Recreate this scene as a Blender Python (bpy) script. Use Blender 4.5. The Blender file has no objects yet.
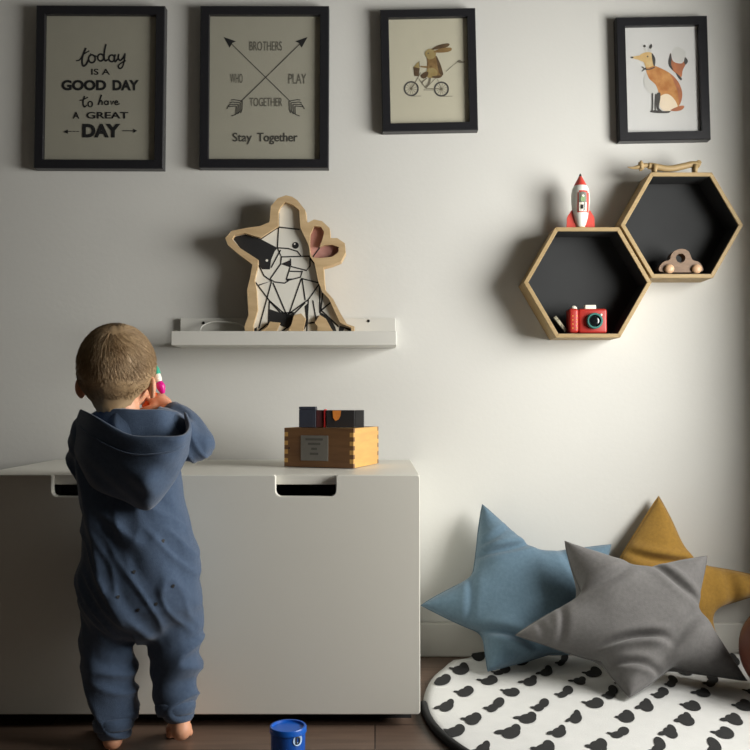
import bpy, bmesh, math, random
import numpy as np
from math import sin, cos, pi, sqrt, radians, atan2, hypot
from mathutils import Vector, Matrix, noise
from mathutils.geometry import tessellate_polygon
from mathutils.bvhtree import BVHTree

random.seed(7)
scene = bpy.context.scene
COL = scene.collection

# ------------------------------------------------------------------ camera
CAM_Z, FPX, PITCH = 0.645, 900.0, math.atan(0.03)
cam_d = bpy.data.cameras.new('camera')
cam_d.sensor_width = 36.0
cam_d.lens = FPX / 750.0 * 36.0
cam = bpy.data.objects.new('camera', cam_d)
COL.objects.link(cam)
cam.location = (0, 0, CAM_Z)
cam.rotation_euler = (pi / 2 + PITCH, 0, 0)
scene.camera = cam

# ------------------------------------------------------------------ light
WALL_Y, WALL_X, WALL_T = 2.31, 1.32, 0.14
WIN_Y0, WIN_Y1, WIN_Z0, WIN_Z1 = 0.72, 1.92, 0.54, 1.40
world = bpy.data.worlds.new('world')
scene.world = world
world.use_nodes = True
bg = world.node_tree.nodes['Background']
bg.inputs[0].default_value = (1.0, 0.96, 0.84, 1)
bg.inputs[1].default_value = 0.02
ld = bpy.data.lights.new('window_daylight', 'AREA')
ld.shape = 'RECTANGLE'
ld.size = WIN_Z1 - WIN_Z0
ld.size_y = WIN_Y1 - WIN_Y0
ld.energy = 64.0
ld.color = (1.0, 0.985, 0.945)
lo = bpy.data.objects.new('window_daylight', ld)
COL.objects.link(lo)
lo.location = (WALL_X + WALL_T + 0.03, (WIN_Y0 + WIN_Y1) / 2, (WIN_Z0 + WIN_Z1) / 2)
lo.rotation_euler = (0, pi / 2, 0)

vs = scene.view_settings
scene.display_settings.display_device = 'sRGB'
vs.view_transform = 'Standard'
vs.look = 'None'
vs.exposure = 0.0
vs.gamma = 1.0
vs.use_curve_mapping = False

# ------------------------------------------------------------------ helpers
def P(px, py, Y):
    """world point seen at photo pixel (px, py) at distance Y into the room"""
    u, v = (px - 375.0) / FPX, (375.0 - py) / FPX
    d = cos(PITCH) - v * sin(PITCH)
    t = Y / d
    return Vector((u * t, Y, CAM_Z + t * (sin(PITCH) + v * cos(PITCH))))

def ground(px, py, z=0.0):
    u, v = (px - 375.0) / FPX, (375.0 - py) / FPX
    dz = sin(PITCH) + v * cos(PITCH)
    t = (z - CAM_Z) / dz
    return Vector((u * t, t * (cos(PITCH) - v * sin(PITCH)), z))

def lin(c):
    c /= 255.0
    return c / 12.92 if c <= 0.04045 else ((c + 0.055) / 1.055) ** 2.4

def rgb(r, g, b):
    return (lin(r), lin(g), lin(b), 1.0)

MATS = {}
def mat(name, col, rough=0.6, noise_amt=0.0, noise_scale=20.0, bump=0.0, bump_scale=200.0,
        stretch=(1, 1, 1), sheen=0.0, metal=0.0, col2=None, spec=0.5, coat=0.0):
    if name in MATS:
        return MATS[name]
    m = bpy.data.materials.new(name)
    m.use_nodes = True
    nt = m.node_tree
    b = nt.nodes['Principled BSDF']
    b.inputs['Base Color'].default_value = col
    b.inputs['Roughness'].default_value = rough
    b.inputs['Metallic'].default_value = metal
    b.inputs['Specular IOR Level'].default_value = spec
    b.inputs['Sheen Weight'].default_value = sheen
    b.inputs['Coat Weight'].default_value = coat
    tc = nt.nodes.new('ShaderNodeTexCoord')
    mp = nt.nodes.new('ShaderNodeMapping')
    mp.inputs['Scale'].default_value = stretch
    nt.links.new(tc.outputs['Object'], mp.inputs['Vector'])
    if noise_amt > 0 or col2:
        n = nt.nodes.new('ShaderNodeTexNoise')
        n.inputs['Scale'].default_value = noise_scale
        n.inputs['Detail'].default_value = 5
        nt.links.new(mp.outputs['Vector'], n.inputs['Vector'])
        r = nt.nodes.new('ShaderNodeValToRGB')
        k = 1 - noise_amt
        r.color_ramp.elements[0].position = 0.32
        r.color_ramp.elements[1].position = 0.68
        r.color_ramp.elements[0].color = col2 if col2 else (col[0] * k, col[1] * k, col[2] * k, 1)
        r.color_ramp.elements[1].color = col
        nt.links.new(n.outputs['Fac'], r.inputs['Fac'])
        nt.links.new(r.outputs['Color'], b.inputs['Base Color'])
    if bump > 0:
        n2 = nt.nodes.new('ShaderNodeTexNoise')
        n2.inputs['Scale'].default_value = bump_scale
        n2.inputs['Detail'].default_value = 3
        nt.links.new(mp.outputs['Vector'], n2.inputs['Vector'])
        bp = nt.nodes.new('ShaderNodeBump')
        bp.inputs['Strength'].default_value = bump
        bp.inputs['Distance'].default_value = 0.002
        nt.links.new(n2.outputs['Fac'], bp.inputs['Height'])
        nt.links.new(bp.outputs['Normal'], b.inputs['Normal'])
    MATS[name] = m
    return m

def glass_mat():
    m = bpy.data.materials.new('picture_glass')
    m.use_nodes = True
    nt = m.node_tree
    nt.nodes.remove(nt.nodes['Principled BSDF'])
    out = nt.nodes['Material Output']
    tr = nt.nodes.new('ShaderNodeBsdfTransparent')
    gl = nt.nodes.new('ShaderNodeBsdfGlossy')
    gl.inputs['Roughness'].default_value = 0.03
    fr = nt.nodes.new('ShaderNodeFresnel')
    fr.inputs['IOR'].default_value = 1.35
    mx = nt.nodes.new('ShaderNodeMixShader')
    ge = nt.nodes.new('ShaderNodeNewGeometry')
    mr = nt.nodes.new('ShaderNodeMapRange')
    mr.inputs['To Min'].default_value = 1.35
    mr.inputs['To Max'].default_value = 1.0 / 1.35
    nt.links.new(ge.outputs['Backfacing'], mr.inputs['Value'])
    nt.links.new(mr.outputs['Result'], fr.inputs['IOR'])
    nt.links.new(fr.outputs[0], mx.inputs[0])
    nt.links.new(tr.outputs[0], mx.inputs[1])
    nt.links.new(gl.outputs[0], mx.inputs[2])
    nt.links.new(mx.outputs[0], out.inputs[0])
    return m

class MB:
    """collects shapes for ONE mesh object"""
    def __init__(self):
        self.v, self.f, self.mi, self.mats = [], [], [], []
    def midx(self, m):
        if m not in self.mats:
            self.mats.append(m)
        return self.mats.index(m)
    def add(self, verts, faces, m):
        o = len(self.v)
        self.v += [Vector(p) for p in verts]
        k = self.midx(m)
        for f in faces:
            self.f.append([i + o for i in f])
            self.mi.append(k)
    def addbm(self, bm, m):
        bm.verts.index_update()
        self.add([v.co.copy() for v in bm.verts], [[v.index for v in f.verts] for f in bm.faces], m)
        bm.free()
    def box(self, c, s, m, bevel=0.0, rot=None, seg=2):
        bm = bmesh.new()
        bmesh.ops.create_cube(bm, size=1.0)
        for v in bm.verts:
            v.co = Vector((v.co.x * s[0], v.co.y * s[1], v.co.z * s[2]))
        if bevel > 0:
            bmesh.ops.bevel(bm, geom=bm.edges[:], offset=bevel, segments=seg, affect='EDGES', profile=0.5)
        for v in bm.verts:
            if rot:
                v.co = rot @ v.co
            v.co += Vector(c)
        self.addbm(bm, m)
    def tube(self, pts, radii, m, seg=12, caps=True, flat=1.0):
        pts = [Vector(p) for p in pts]
        if not isinstance(radii, (list, tuple)):
            radii = [radii] * len(pts)
        vs_, fs = [], []
        prev = None
        n = len(pts)
        for i, p in enumerate(pts):
            t = (pts[min(i + 1, n - 1)] - pts[max(i - 1, 0)])
            t = t.normalized() if t.length > 1e-9 else Vector((0, 0, 1))
            if prev is None:
                a = Vector((0, 0, 1)) if abs(t.z) < 0.9 else Vector((1, 0, 0))
                x = (a - t * a.dot(t)).normalized()
            else:
                x = (prev - t * prev.dot(t)).normalized()
            prev = x
            y = t.cross(x)
            for k in range(seg):
                a = 2 * pi * k / seg
                vs_.append(p + (x * cos(a) + y * sin(a) * flat) * radii[i])
        for i in range(n - 1):
            for k in range(seg):
                k2 = (k + 1) % seg
                fs.append([i * seg + k, i * seg + k2, (i + 1) * seg + k2, (i + 1) * seg + k])
        if caps:
            fs.append(list(range(seg))[::-1])
            fs.append([(n - 1) * seg + k for k in range(seg)])
        self.add(vs_, fs, m)
    def lathe(self, c, prof, m, seg=32, axis=Vector((0, 0, 1)), sx=1.0, sy=1.0):
        """prof: list of (radius, height)"""
        axis = Vector(axis).normalized()
        a = Vector((1, 0, 0)) if abs(axis.x) < 0.9 else Vector((0, 1, 0))
        x = (a - axis * a.dot(axis)).normalized()
        y = axis.cross(x)
        vs_, fs = [], []
        for r, h in prof:
            for k in range(seg):
                t = 2 * pi * k / seg
                vs_.append(Vector(c) + x * r * cos(t) * sx + y * r * sin(t) * sy + axis * h)
        for i in range(len(prof) - 1):
            for k in range(seg):
                k2 = (k + 1) % seg
                fs.append([i * seg + k, i * seg + k2, (i + 1) * seg + k2, (i + 1) * seg + k])
        fs.append(list(range(seg))[::-1])
        fs.append([(len(prof) - 1) * seg + k for k in range(seg)])
        self.add(vs_, fs, m)
    def ball(self, c, r, m, u=20, v=12, rot=None):
        if not isinstance(r, (list, tuple)):
            r = (r, r, r)
        bm = bmesh.new()
        bmesh.ops.create_uvsphere(bm, u_segments=u, v_segments=v, radius=1.0)
        for w in bm.verts:
            w.co = Vector((w.co.x * r[0], w.co.y * r[1], w.co.z * r[2]))
            if rot:
                w.co = rot @ w.co
            w.co += Vector(c)
        self.addbm(bm, m)
    def prism(self, loops, place, d0, d1, m, side=None, back=True):
        """loops: [outer, hole, ...] of 2-D points; place(u, v, d) -> 3-D; solid between d0 (front) and d1"""
        tri = tessellate_polygon([[Vector((u, v, 0)) for u, v in lp] for lp in loops])
        flatp = [p for lp in loops for p in lp]
        n = len(flatp)
        self.add([place(u, v, d0) for u, v in flatp], [list(t) for t in tri], m)
        if back:
            self.add([place(u, v, d1) for u, v in flatp], [list(t)[::-1] for t in tri], m)
        sm = side or m
        for lp in loops:
            k = len(lp)
            vs_ = [place(u, v, d0) for u, v in lp] + [place(u, v, d1) for u, v in lp]
            self.add(vs_, [[i, (i + 1) % k, (i + 1) % k + k, i + k] for i in range(k)], sm)
    def build(self, name, parent=None, smooth=False, inv=None, weld=True, angle=None):
        me = bpy.data.meshes.new(name)
        vs_ = [inv @ p for p in self.v] if inv is not None else self.v
        me.from_pydata([tuple(p) for p in vs_], [], self.f)
        for m in self.mats:
            me.materials.append(m)
        me.polygons.foreach_set('material_index', self.mi)
        bm = bmesh.new()
        bm.from_mesh(me)
        if weld:
            bmesh.ops.remove_doubles(bm, verts=bm.verts, dist=1e-5)
            bmesh.ops.recalc_face_normals(bm, faces=bm.faces)
        if smooth:
            for f in bm.faces:
                f.smooth = True
            if angle:
                for e in bm.edges:
                    if len(e.link_faces) == 2 and e.calc_face_angle(0) > angle:
                        e.smooth = False
        bm.to_mesh(me)
        bm.free()
        o = bpy.data.objects.new(name, me)
        COL.objects.link(o)
        if parent is not None:
            o.parent = parent
        return o

ROOTM = {}
def thing(name, label, cat, loc, rotz=0.0, group=None, roty=0.0):
    o = bpy.data.objects.new(name, None)
    o.empty_display_size = 0.05
    COL.objects.link(o)
    o.location = loc
    o.rotation_euler = (0, roty, rotz)
    o['label'] = label
    o['category'] = cat
    if group:
        o['group'] = group
    o_m = Matrix.Translation(Vector(loc)) @ Matrix.Rotation(rotz, 4, 'Z') @ Matrix.Rotation(roty, 4, 'Y')
    ROOTM[o.name] = o_m.inverted()
    return o

def inv(root):
    return ROOTM[root.name]

def tag(o, label, cat, group=None):
    o['label'] = label
    o['category'] = cat
    if group:
        o['group'] = group
    return o

def struct(name, mb, **kw):
    o = mb.build(name, **kw)
    o['kind'] = 'structure'
    return o

def remesh(solid, voxel, smooth_it=6, factor=0.5, displace=None, post=0):
    """one continuous skin grown over overlapping solids -> MB-like (verts, faces)"""
    me = bpy.data.meshes.new('tmp')
    me.from_pydata([tuple(p) for p in solid.v], [], solid.f)
    bm = bmesh.new(); bm.from_mesh(me)
    bmesh.ops.recalc_face_normals(bm, faces=bm.faces)
    bm.to_mesh(me); bm.free()
    o = bpy.data.objects.new('tmp', me)
    COL.objects.link(o)
    r = o.modifiers.new('r', 'REMESH')
    r.mode = 'VOXEL'; r.voxel_size = voxel; r.adaptivity = 0
    if smooth_it:
        s = o.modifiers.new('s', 'SMOOTH')
        s.factor = factor; s.iterations = smooth_it
    dg = bpy.context.evaluated_depsgraph_get()
    ev = o.evaluated_get(dg)
    out = bpy.data.meshes.new_from_object(ev)
    bpy.data.objects.remove(o)
    bpy.data.meshes.remove(me)
    vs_ = [v.co.copy() for v in out.vertices]
    if displace:
        ns = [v.normal.copy() for v in out.vertices]
        vs_ = [p + displace(p, nn) for p, nn in zip(vs_, ns)]
    fs = [list(p.vertices) for p in out.polygons]
    bpy.data.meshes.remove(out)
    return vs_, fs

def catmull(pts, n=6, closed=False):
    pts = [Vector(p) for p in pts]
    out = []
    k = len(pts)
    rng = range(k) if closed else range(k - 1)
    for i in rng:
        if closed:
            p0, p1, p2, p3 = pts[(i - 1) % k], pts[i], pts[(i + 1) % k], pts[(i + 2) % k]
        else:
            p0, p1, p2, p3 = pts[max(i - 1, 0)], pts[i], pts[i + 1], pts[min(i + 2, k - 1)]
        for j in range(n):
            t = j / n
            out.append(0.5 * ((2 * p1) + (p2 - p0) * t + (2 * p0 - 5 * p1 + 4 * p2 - p3) * t * t + (3 * p1 - p0 - 3 * p2 + p3) * t ** 3))
    if not closed:
        out.append(pts[-1])
    return out

def sm2(pts, n=5, closed=True):
    return [(p.x, p.y) for p in catmull([(a, b, 0) for a, b in pts], n, closed)]

class Print:
    """flat printed shapes on a picture plane, drawn in photo pixels at depth Y"""
    def __init__(self, mb, Y, zoom=None):
        self.mb, self.Y = mb, Y
        self.z = zoom or (1.0, 0.0, 0.0)          # scale, ox, oy
        self.layer = 0
    def at(self, x, y):
        s, ox, oy = self.z
        return P(x / s + ox, y / s + oy, self.Y - 0.00003 * self.layer)
    def poly(self, pts, m):
        self.layer += 1
        tri = tessellate_polygon([[Vector((x, y, 0)) for x, y in pts]])
        self.mb.add([self.at(x, y) for x, y in pts], [list(t) for t in tri], m)
    def disc(self, x, y, r, m, n=20, ry=None):
        self.poly([(x + r * cos(2 * pi * k / n), y + (ry or r) * sin(2 * pi * k / n)) for k in range(n)], m)
    def ring(self, x, y, r, w, m):
        self.stroke([(x + r * cos(2 * pi * k / 28), y + r * sin(2 * pi * k / 28)) for k in range(29)], w, m)
    def stroke(self, pts, w, m, curve=False, layer=True):
        if layer:
            self.layer += 1
        if curve:
            pts = sm2(pts, 5, False)
        n = len(pts)
        L, R = [], []
        ws = w if isinstance(w, (list, tuple)) else [w] * n
        if len(ws) != n:
            ws = [ws[min(int(i / max(n - 1, 1) * len(ws)), len(ws) - 1)] for i in range(n)]
        for i, (x, y) in enumerate(pts):
            x0, y0 = pts[max(i - 1, 0)]
            x1, y1 = pts[min(i + 1, n - 1)]
            dx, dy = x1 - x0, y1 - y0
            l = hypot(dx, dy) or 1
            nx, ny = -dy / l * ws[i] / 2, dx / l * ws[i] / 2
            L.append(self.at(x + nx, y + ny)); R.append(self.at(x - nx, y - ny))
        self.mb.add(L + R, [[i, i + 1, n + i + 1, n + i] for i in range(n - 1)], m)
    def text(self, s, x0, y0, x1, y1, m, bold=0.0, shear=0.0):
        self.layer += 1
        cu = bpy.data.curves.new('t', 'FONT')
        cu.body = s; cu.size = 1; cu.offset = bold; cu.shear = shear; cu.resolution_u = 4
        o = bpy.data.objects.new('t', cu)
        COL.objects.link(o)
        dg = bpy.context.evaluated_depsgraph_get()
        me = bpy.data.meshes.new_from_object(o.evaluated_get(dg))
        bpy.data.objects.remove(o)
        xs = [v.co.x for v in me.vertices]; ys = [v.co.y for v in me.vertices]
        a, b, c, d = min(xs), max(xs), min(ys), max(ys)
        vv = [self.at(x0 + (v.co.x - a) / (b - a) * (x1 - x0), y1 - (v.co.y - c) / (d - c) * (y1 - y0)) for v in me.vertices]
        self.mb.add(vv, [list(p.vertices) for p in me.polygons], m)
        bpy.data.meshes.remove(me)

# ------------------------------------------------------------------ materials
M_WALL = mat('white_plaster', (0.70, 0.695, 0.655, 1), 0.85, noise_amt=0.03, noise_scale=3, bump=0.12, bump_scale=90)
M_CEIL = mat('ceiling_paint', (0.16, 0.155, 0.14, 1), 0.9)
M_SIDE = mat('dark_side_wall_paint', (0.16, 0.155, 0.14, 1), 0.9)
M_TRIM = mat('trim_paint', (0.66, 0.65, 0.60, 1), 0.5, noise_amt=0.02)
M_BENCH = mat('white_lacquer', (0.76, 0.745, 0.67, 1), 0.42, noise_amt=0.02, noise_scale=4)
M_SHELFW = mat('white_shelf_lacquer', (0.68, 0.67, 0.62, 1), 0.35, noise_amt=0.02)
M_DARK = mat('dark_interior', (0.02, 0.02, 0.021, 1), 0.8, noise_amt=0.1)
M_FRAME = mat('black_frame_wood', (0.016, 0.016, 0.019, 1), 0.38, noise_amt=0.15, noise_scale=60, stretch=(1, 1, 6), bump=0.1)
M_GLASS = glass_mat()
M_PLY = mat('pale_plywood', (0.62, 0.45, 0.25, 1), 0.6, col2=(0.52, 0.36, 0.19, 1), noise_scale=14, stretch=(1, 6, 6), bump=0.1)
M_PINE = mat('pine_wood', (0.41, 0.29, 0.135, 1), 0.55, col2=(0.34, 0.235, 0.105, 1), noise_scale=16, stretch=(1.5, 8, 8), bump=0.1)
M_OAKBOX = mat('box_side_wood', (0.62, 0.36, 0.10, 1), 0.5, col2=(0.54, 0.30, 0.085, 1), noise_scale=9, stretch=(2, 2, 14), bump=0.08)
M_WALNUT = mat('brown_toy_wood', (0.21, 0.125, 0.068, 1), 0.5, col2=(0.155, 0.09, 0.048, 1), noise_scale=25, stretch=(2, 8, 8))
M_BEECH = mat('beech_wheel_wood', (0.60, 0.38, 0.22, 1), 0.4, noise_amt=0.1, noise_scale=40)
M_HEXBLACK = mat('chalkboard_black', (0.022, 0.0235, 0.0245, 1), 0.75, noise_amt=0.15, noise_scale=12)
M_INK = mat('black_ink', (0.012, 0.012, 0.013, 1), 0.7, noise_amt=0.1)

def wood_floor():
    m = bpy.data.materials.new('dark_wood_planks')
    m.use_nodes = True
    nt = m.node_tree
    b = nt.nodes['Principled BSDF']
    tc = nt.nodes.new('ShaderNodeTexCoord')
    br = nt.nodes.new('ShaderNodeTexBrick')
    br.inputs['Scale'].default_value = 1.0
    br.inputs['Brick Width'].default_value = 1.3
    br.inputs['Row Height'].default_value = 0.13
    br.inputs['Mortar Size'].default_value = 0.0012
    br.inputs['Color1'].default_value = (0.150, 0.100, 0.072, 1)
    br.inputs['Color2'].default_value = (0.112, 0.074, 0.054, 1)
    br.inputs['Mortar'].default_value = (0.015, 0.010, 0.008, 1)
    nt.links.new(tc.outputs['Object'], br.inputs['Vector'])
    mp = nt.nodes.new('ShaderNodeMapping')
    mp.inputs['Scale'].default_value = (2.0, 22.0, 1.0)
    nt.links.new(tc.outputs['Object'], mp.inputs['Vector'])
    n = nt.nodes.new('ShaderNodeTexNoise')
    n.inputs['Scale'].default_value = 3.0
    n.inputs['Detail'].default_value = 6
    nt.links.new(mp.outputs['Vector'], n.inputs['Vector'])
    mr = nt.nodes.new('ShaderNodeMapRange')
    mr.inputs['To Min'].default_value = 0.55
    mr.inputs['To Max'].default_value = 1.45
    nt.links.new(n.outputs['Fac'], mr.inputs['Value'])
    mx = nt.nodes.new('ShaderNodeMix')
    mx.data_type = 'RGBA'; mx.blend_type = 'MULTIPLY'
    mx.inputs['Factor'].default_value = 1.0
    nt.links.new(br.outputs['Color'], mx.inputs['A'])
    nt.links.new(mr.outputs['Result'], mx.inputs['B'])
    nt.links.new(mx.outputs['Result'], b.inputs['Base Color'])
    b.inputs['Roughness'].default_value = 0.42
    bp = nt.nodes.new('ShaderNodeBump')
    bp.inputs['Strength'].default_value = 0.15
    bp.inputs['Distance'].default_value = 0.002
    nt.links.new(n.outputs['Fac'], bp.inputs['Height'])
    nt.links.new(bp.outputs['Normal'], b.inputs['Normal'])
    return m

# ------------------------------------------------------------------ the room
LX, BY, HZ = -2.8, -1.4, 2.45
mb = MB(); mb.box(((LX + WALL_X) / 2, (BY + WALL_Y) / 2, -0.05), (WALL_X - LX + 0.6, WALL_Y - BY + 0.2, 0.1), wood_floor())
struct('floor', mb)
mb = MB(); mb.box(((LX + WALL_X) / 2, WALL_Y + 0.05, HZ / 2), (WALL_X - LX + 0.6, 0.1, HZ), M_WALL)
struct('wall_back', mb)
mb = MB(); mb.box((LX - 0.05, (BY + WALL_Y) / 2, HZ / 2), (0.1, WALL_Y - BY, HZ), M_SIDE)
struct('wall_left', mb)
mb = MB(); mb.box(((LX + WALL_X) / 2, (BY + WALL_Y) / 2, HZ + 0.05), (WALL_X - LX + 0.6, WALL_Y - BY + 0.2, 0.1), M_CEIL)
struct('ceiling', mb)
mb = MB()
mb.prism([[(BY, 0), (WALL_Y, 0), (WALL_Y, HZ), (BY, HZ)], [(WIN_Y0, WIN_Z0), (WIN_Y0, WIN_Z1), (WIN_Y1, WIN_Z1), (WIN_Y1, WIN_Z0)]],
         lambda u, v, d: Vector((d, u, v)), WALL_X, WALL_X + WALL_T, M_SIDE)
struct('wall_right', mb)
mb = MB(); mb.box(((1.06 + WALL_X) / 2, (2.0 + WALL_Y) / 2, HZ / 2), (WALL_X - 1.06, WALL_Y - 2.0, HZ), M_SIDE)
struct('wall_shade_pier', mb)  # unseen pier, added to keep window light off the back wall's right end
mb = MB()
fw = 0.03
mb.prism([[(WIN_Y0, WIN_Z0), (WIN_Y1, WIN_Z0), (WIN_Y1, WIN_Z1), (WIN_Y0, WIN_Z1)],
          [(WIN_Y0 + fw, WIN_Z0 + fw), (WIN_Y0 + fw, WIN_Z1 - fw), (WIN_Y1 - fw, WIN_Z1 - fw), (WIN_Y1 - fw, WIN_Z0 + fw)]],
         lambda u, v, d: Vector((d, u, v)), WALL_X + WALL_T - 0.05, WALL_X + WALL_T, M_TRIM)
struct('window_1', mb)
mb = MB()
mb.box(((LX + 1.055) / 2, WALL_Y - 0.007, 0.0425), (1.055 - LX, 0.014, 0.085), M_TRIM, bevel=0.004)
struct('baseboard_back', mb)
mb = MB()
mb.box((WALL_X - 0.007, (BY + 1.99) / 2, 0.0425), (0.014, 1.99 - BY, 0.085), M_TRIM, bevel=0.004)
struct('baseboard_right', mb)

# ------------------------------------------------------------------ storage bench
BX0, BX1, BZ = -0.812, 0.0895, 0.4985
FY0, FY1 = 1.80, 1.818
bench = thing('storage_bench', 'long white storage bench with two handle cutouts that the child stands at', 'bench', ((BX0 + BX1) / 2, 2.05, 0))
iv = inv(bench)
mb = MB()
cx = (BX0 + BX1) / 2
T = 0.02
mb.box((cx, (FY1 + 0.002 + WALL_Y - 0.016) / 2, BZ - T / 2), (BX1 - BX0, WALL_Y - 0.018 - FY1, T), M_BENCH, bevel=0.0015)
mb.build('top_panel', bench, inv=iv)
for sx in (BX0 + 0.009, BX1 - 0.009):
    mb = MB()
    mb.box((sx, (FY1 + 0.002 + WALL_Y - 0.016) / 2, (BZ - T + 0.03) / 2), (0.018, WALL_Y - 0.018 - FY1, BZ - T - 0.0305), M_BENCH, bevel=0.001)
    mb.build('side_panel', bench, inv=iv)
mb = MB()
mb.box((cx, WALL_Y - 0.024, BZ / 2), (BX1 - BX0 - 0.04, 0.01, BZ - 0.06), M_BENCH)
mb.build('rear_panel', bench, inv=iv)
mb = MB()
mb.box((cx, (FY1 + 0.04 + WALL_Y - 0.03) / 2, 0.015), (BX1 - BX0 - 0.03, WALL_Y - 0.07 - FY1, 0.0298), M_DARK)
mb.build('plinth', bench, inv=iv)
mb = MB()
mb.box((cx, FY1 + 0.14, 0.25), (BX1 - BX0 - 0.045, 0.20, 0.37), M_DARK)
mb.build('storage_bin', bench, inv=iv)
# front with two rounded notches
z0, z1 = 0.027, BZ + 0.001
xa0, xa1 = P(275.5, 480, FY0).x, P(336, 480, FY0).x
zn = P(300, 496.5, FY0).z
w = xa1 - xa0
xb1 = 2 * cx - xa0
xb0 = xb1 - w
def notch(x0, x1, z, r=0.012):
    pts = []
    for k in range(7):
        a = pi + pi / 2 * k / 6
        pts.append((x0 + r + r * cos(a), z + r + r * sin(a)))
    for k in range(7):
        a = 1.5 * pi + pi / 2 * k / 6
        pts.append((x1 - r + r * cos(a), z + r + r * sin(a)))
    return pts
e = 0.004
out = [(BX0, z0 + e), (BX0 + e, z0), (BX1 - e, z0), (BX1, z0 + e), (BX1, z1 - e), (BX1 - e, z1)]
out += [(xa1 + 0.003, z1), (xa1, z1 - 0.003)] + notch(xa0, xa1, zn)[::-1] + [(xa0, z1 - 0.003), (xa0 - 0.003, z1)]
out += [(xb1 + 0.003, z1), (xb1, z1 - 0.003)] + notch(xb0, xb1, zn)[::-1] + [(xb0, z1 - 0.003), (xb0 - 0.003, z1)]
out += [(BX0 + e, z1), (BX0, z1 - e)]
mb = MB()
mb.prism([out], lambda u, v, d: Vector((u, d, v)), FY0, FY1, M_BENCH)
fp = mb.build('drawer_front', bench, inv=iv)
bv = fp.modifiers.new('b', 'BEVEL'); bv.width = 0.0015; bv.segments = 2; bv.limit_method = 'ANGLE'

# ------------------------------------------------------------------ framed pictures
def picture_frame(name_label, quad, rim_px, paper, tilt, printer, depth=0.028, mount=None):
    """quad: TL, TR, BR, BL photo pixels of the outer edge"""
    FY = WALL_Y - depth
    c = [P(x, y, FY) for x, y in quad]
    cx_ = sum(p.x for p in c) / 4; cz_ = sum(p.z for p in c) / 4
    W = ((c[1] - c[0]).length + (c[2] - c[3]).length) / 2
    H = ((c[0] - c[3]).length + (c[1] - c[2]).length) / 2
    root = thing('picture_frame', name_label, 'picture', (cx_, WALL_Y - 0.001, cz_), roty=tilt)
    rim = rim_px * FY / FPX
    mb_ = MB()
    a, b_ = W / 2, H / 2
    i, j = a - rim, b_ - rim
    place = lambda u, v, d: Vector((u, d, v))
    # four mitred rails with a bevelled inner lip
    O = [(-a, -b_), (a, -b_), (a, b_), (-a, b_)]
    I = [(-i, -j), (i, -j), (i, j), (-i, j)]
    for k in range(4):
        k2 = (k + 1) % 4
        sec = [(O[k], 0.0), (O[k], -depth + 0.002), (tuple(0.92 * o + 0.08 * q for o, q in zip(O[k], I[k])), -depth),
               (tuple(0.06 * o + 0.94 * q for o, q in zip(O[k], I[k])), -depth), (I[k], -depth + 0.003), (I[k], 0.0)]
        sec2 = [(O[k2], 0.0), (O[k2], -depth + 0.002), (tuple(0.92 * o + 0.08 * q for o, q in zip(O[k2], I[k2])), -depth),
                (tuple(0.06 * o + 0.94 * q for o, q in zip(O[k2], I[k2])), -depth), (I[k2], -depth + 0.003), (I[k2], 0.0)]
        vs_ = [place(p[0], p[1], d) for p, d in sec] + [place(p[0], p[1], d) for p, d in sec2]
        mb_.add(vs_, [[q, (q + 1) % 6, (q + 1) % 6 + 6, q + 6] for q in range(6)], M_FRAME)
    mb_.build('frame_moulding', root)
    pm = MB()
    PD = depth * 0.55
    pm.box((0, -PD / 2, 0), (2 * i + 0.004, PD, 2 * j + 0.004), paper)
    pic = pm.build('art_print', root)
    ink = MB()
    printer(Print(ink, WALL_Y - 0.001 - PD - 0.0004))
    ink.build('printed_design', pic, inv=inv(root), weld=False)
    g = MB()
    g.box((0, -PD - 0.0105, 0), (2 * i + 0.001, 0.0016, 2 * j + 0.001), M_GLASS)
    g.build('glass_pane', root)
    return root

M_PAPER_G = mat('grey_paper', (0.40, 0.385, 0.31, 1), 0.85, noise_amt=0.03, noise_scale=30)
M_PAPER_G2 = mat('warm_grey_paper', (0.42, 0.405, 0.325, 1), 0.85, noise_amt=0.03, noise_scale=30)
M_PAPER_C = mat('cream_paper', (0.60, 0.57, 0.44, 1), 0.85, noise_amt=0.03, noise_scale=30)
M_PAPER_W = mat('white_paper', (0.66, 0.66, 0.64, 1), 0.85, noise_amt=0.02, noise_scale=30)
M_INKG = mat('grey_ink', (0.07, 0.068, 0.058, 1), 0.8, noise_amt=0.1)
M_INKL = mat('light_grey_ink', (0.15, 0.145, 0.115, 1), 0.8, noise_amt=0.1)

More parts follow.
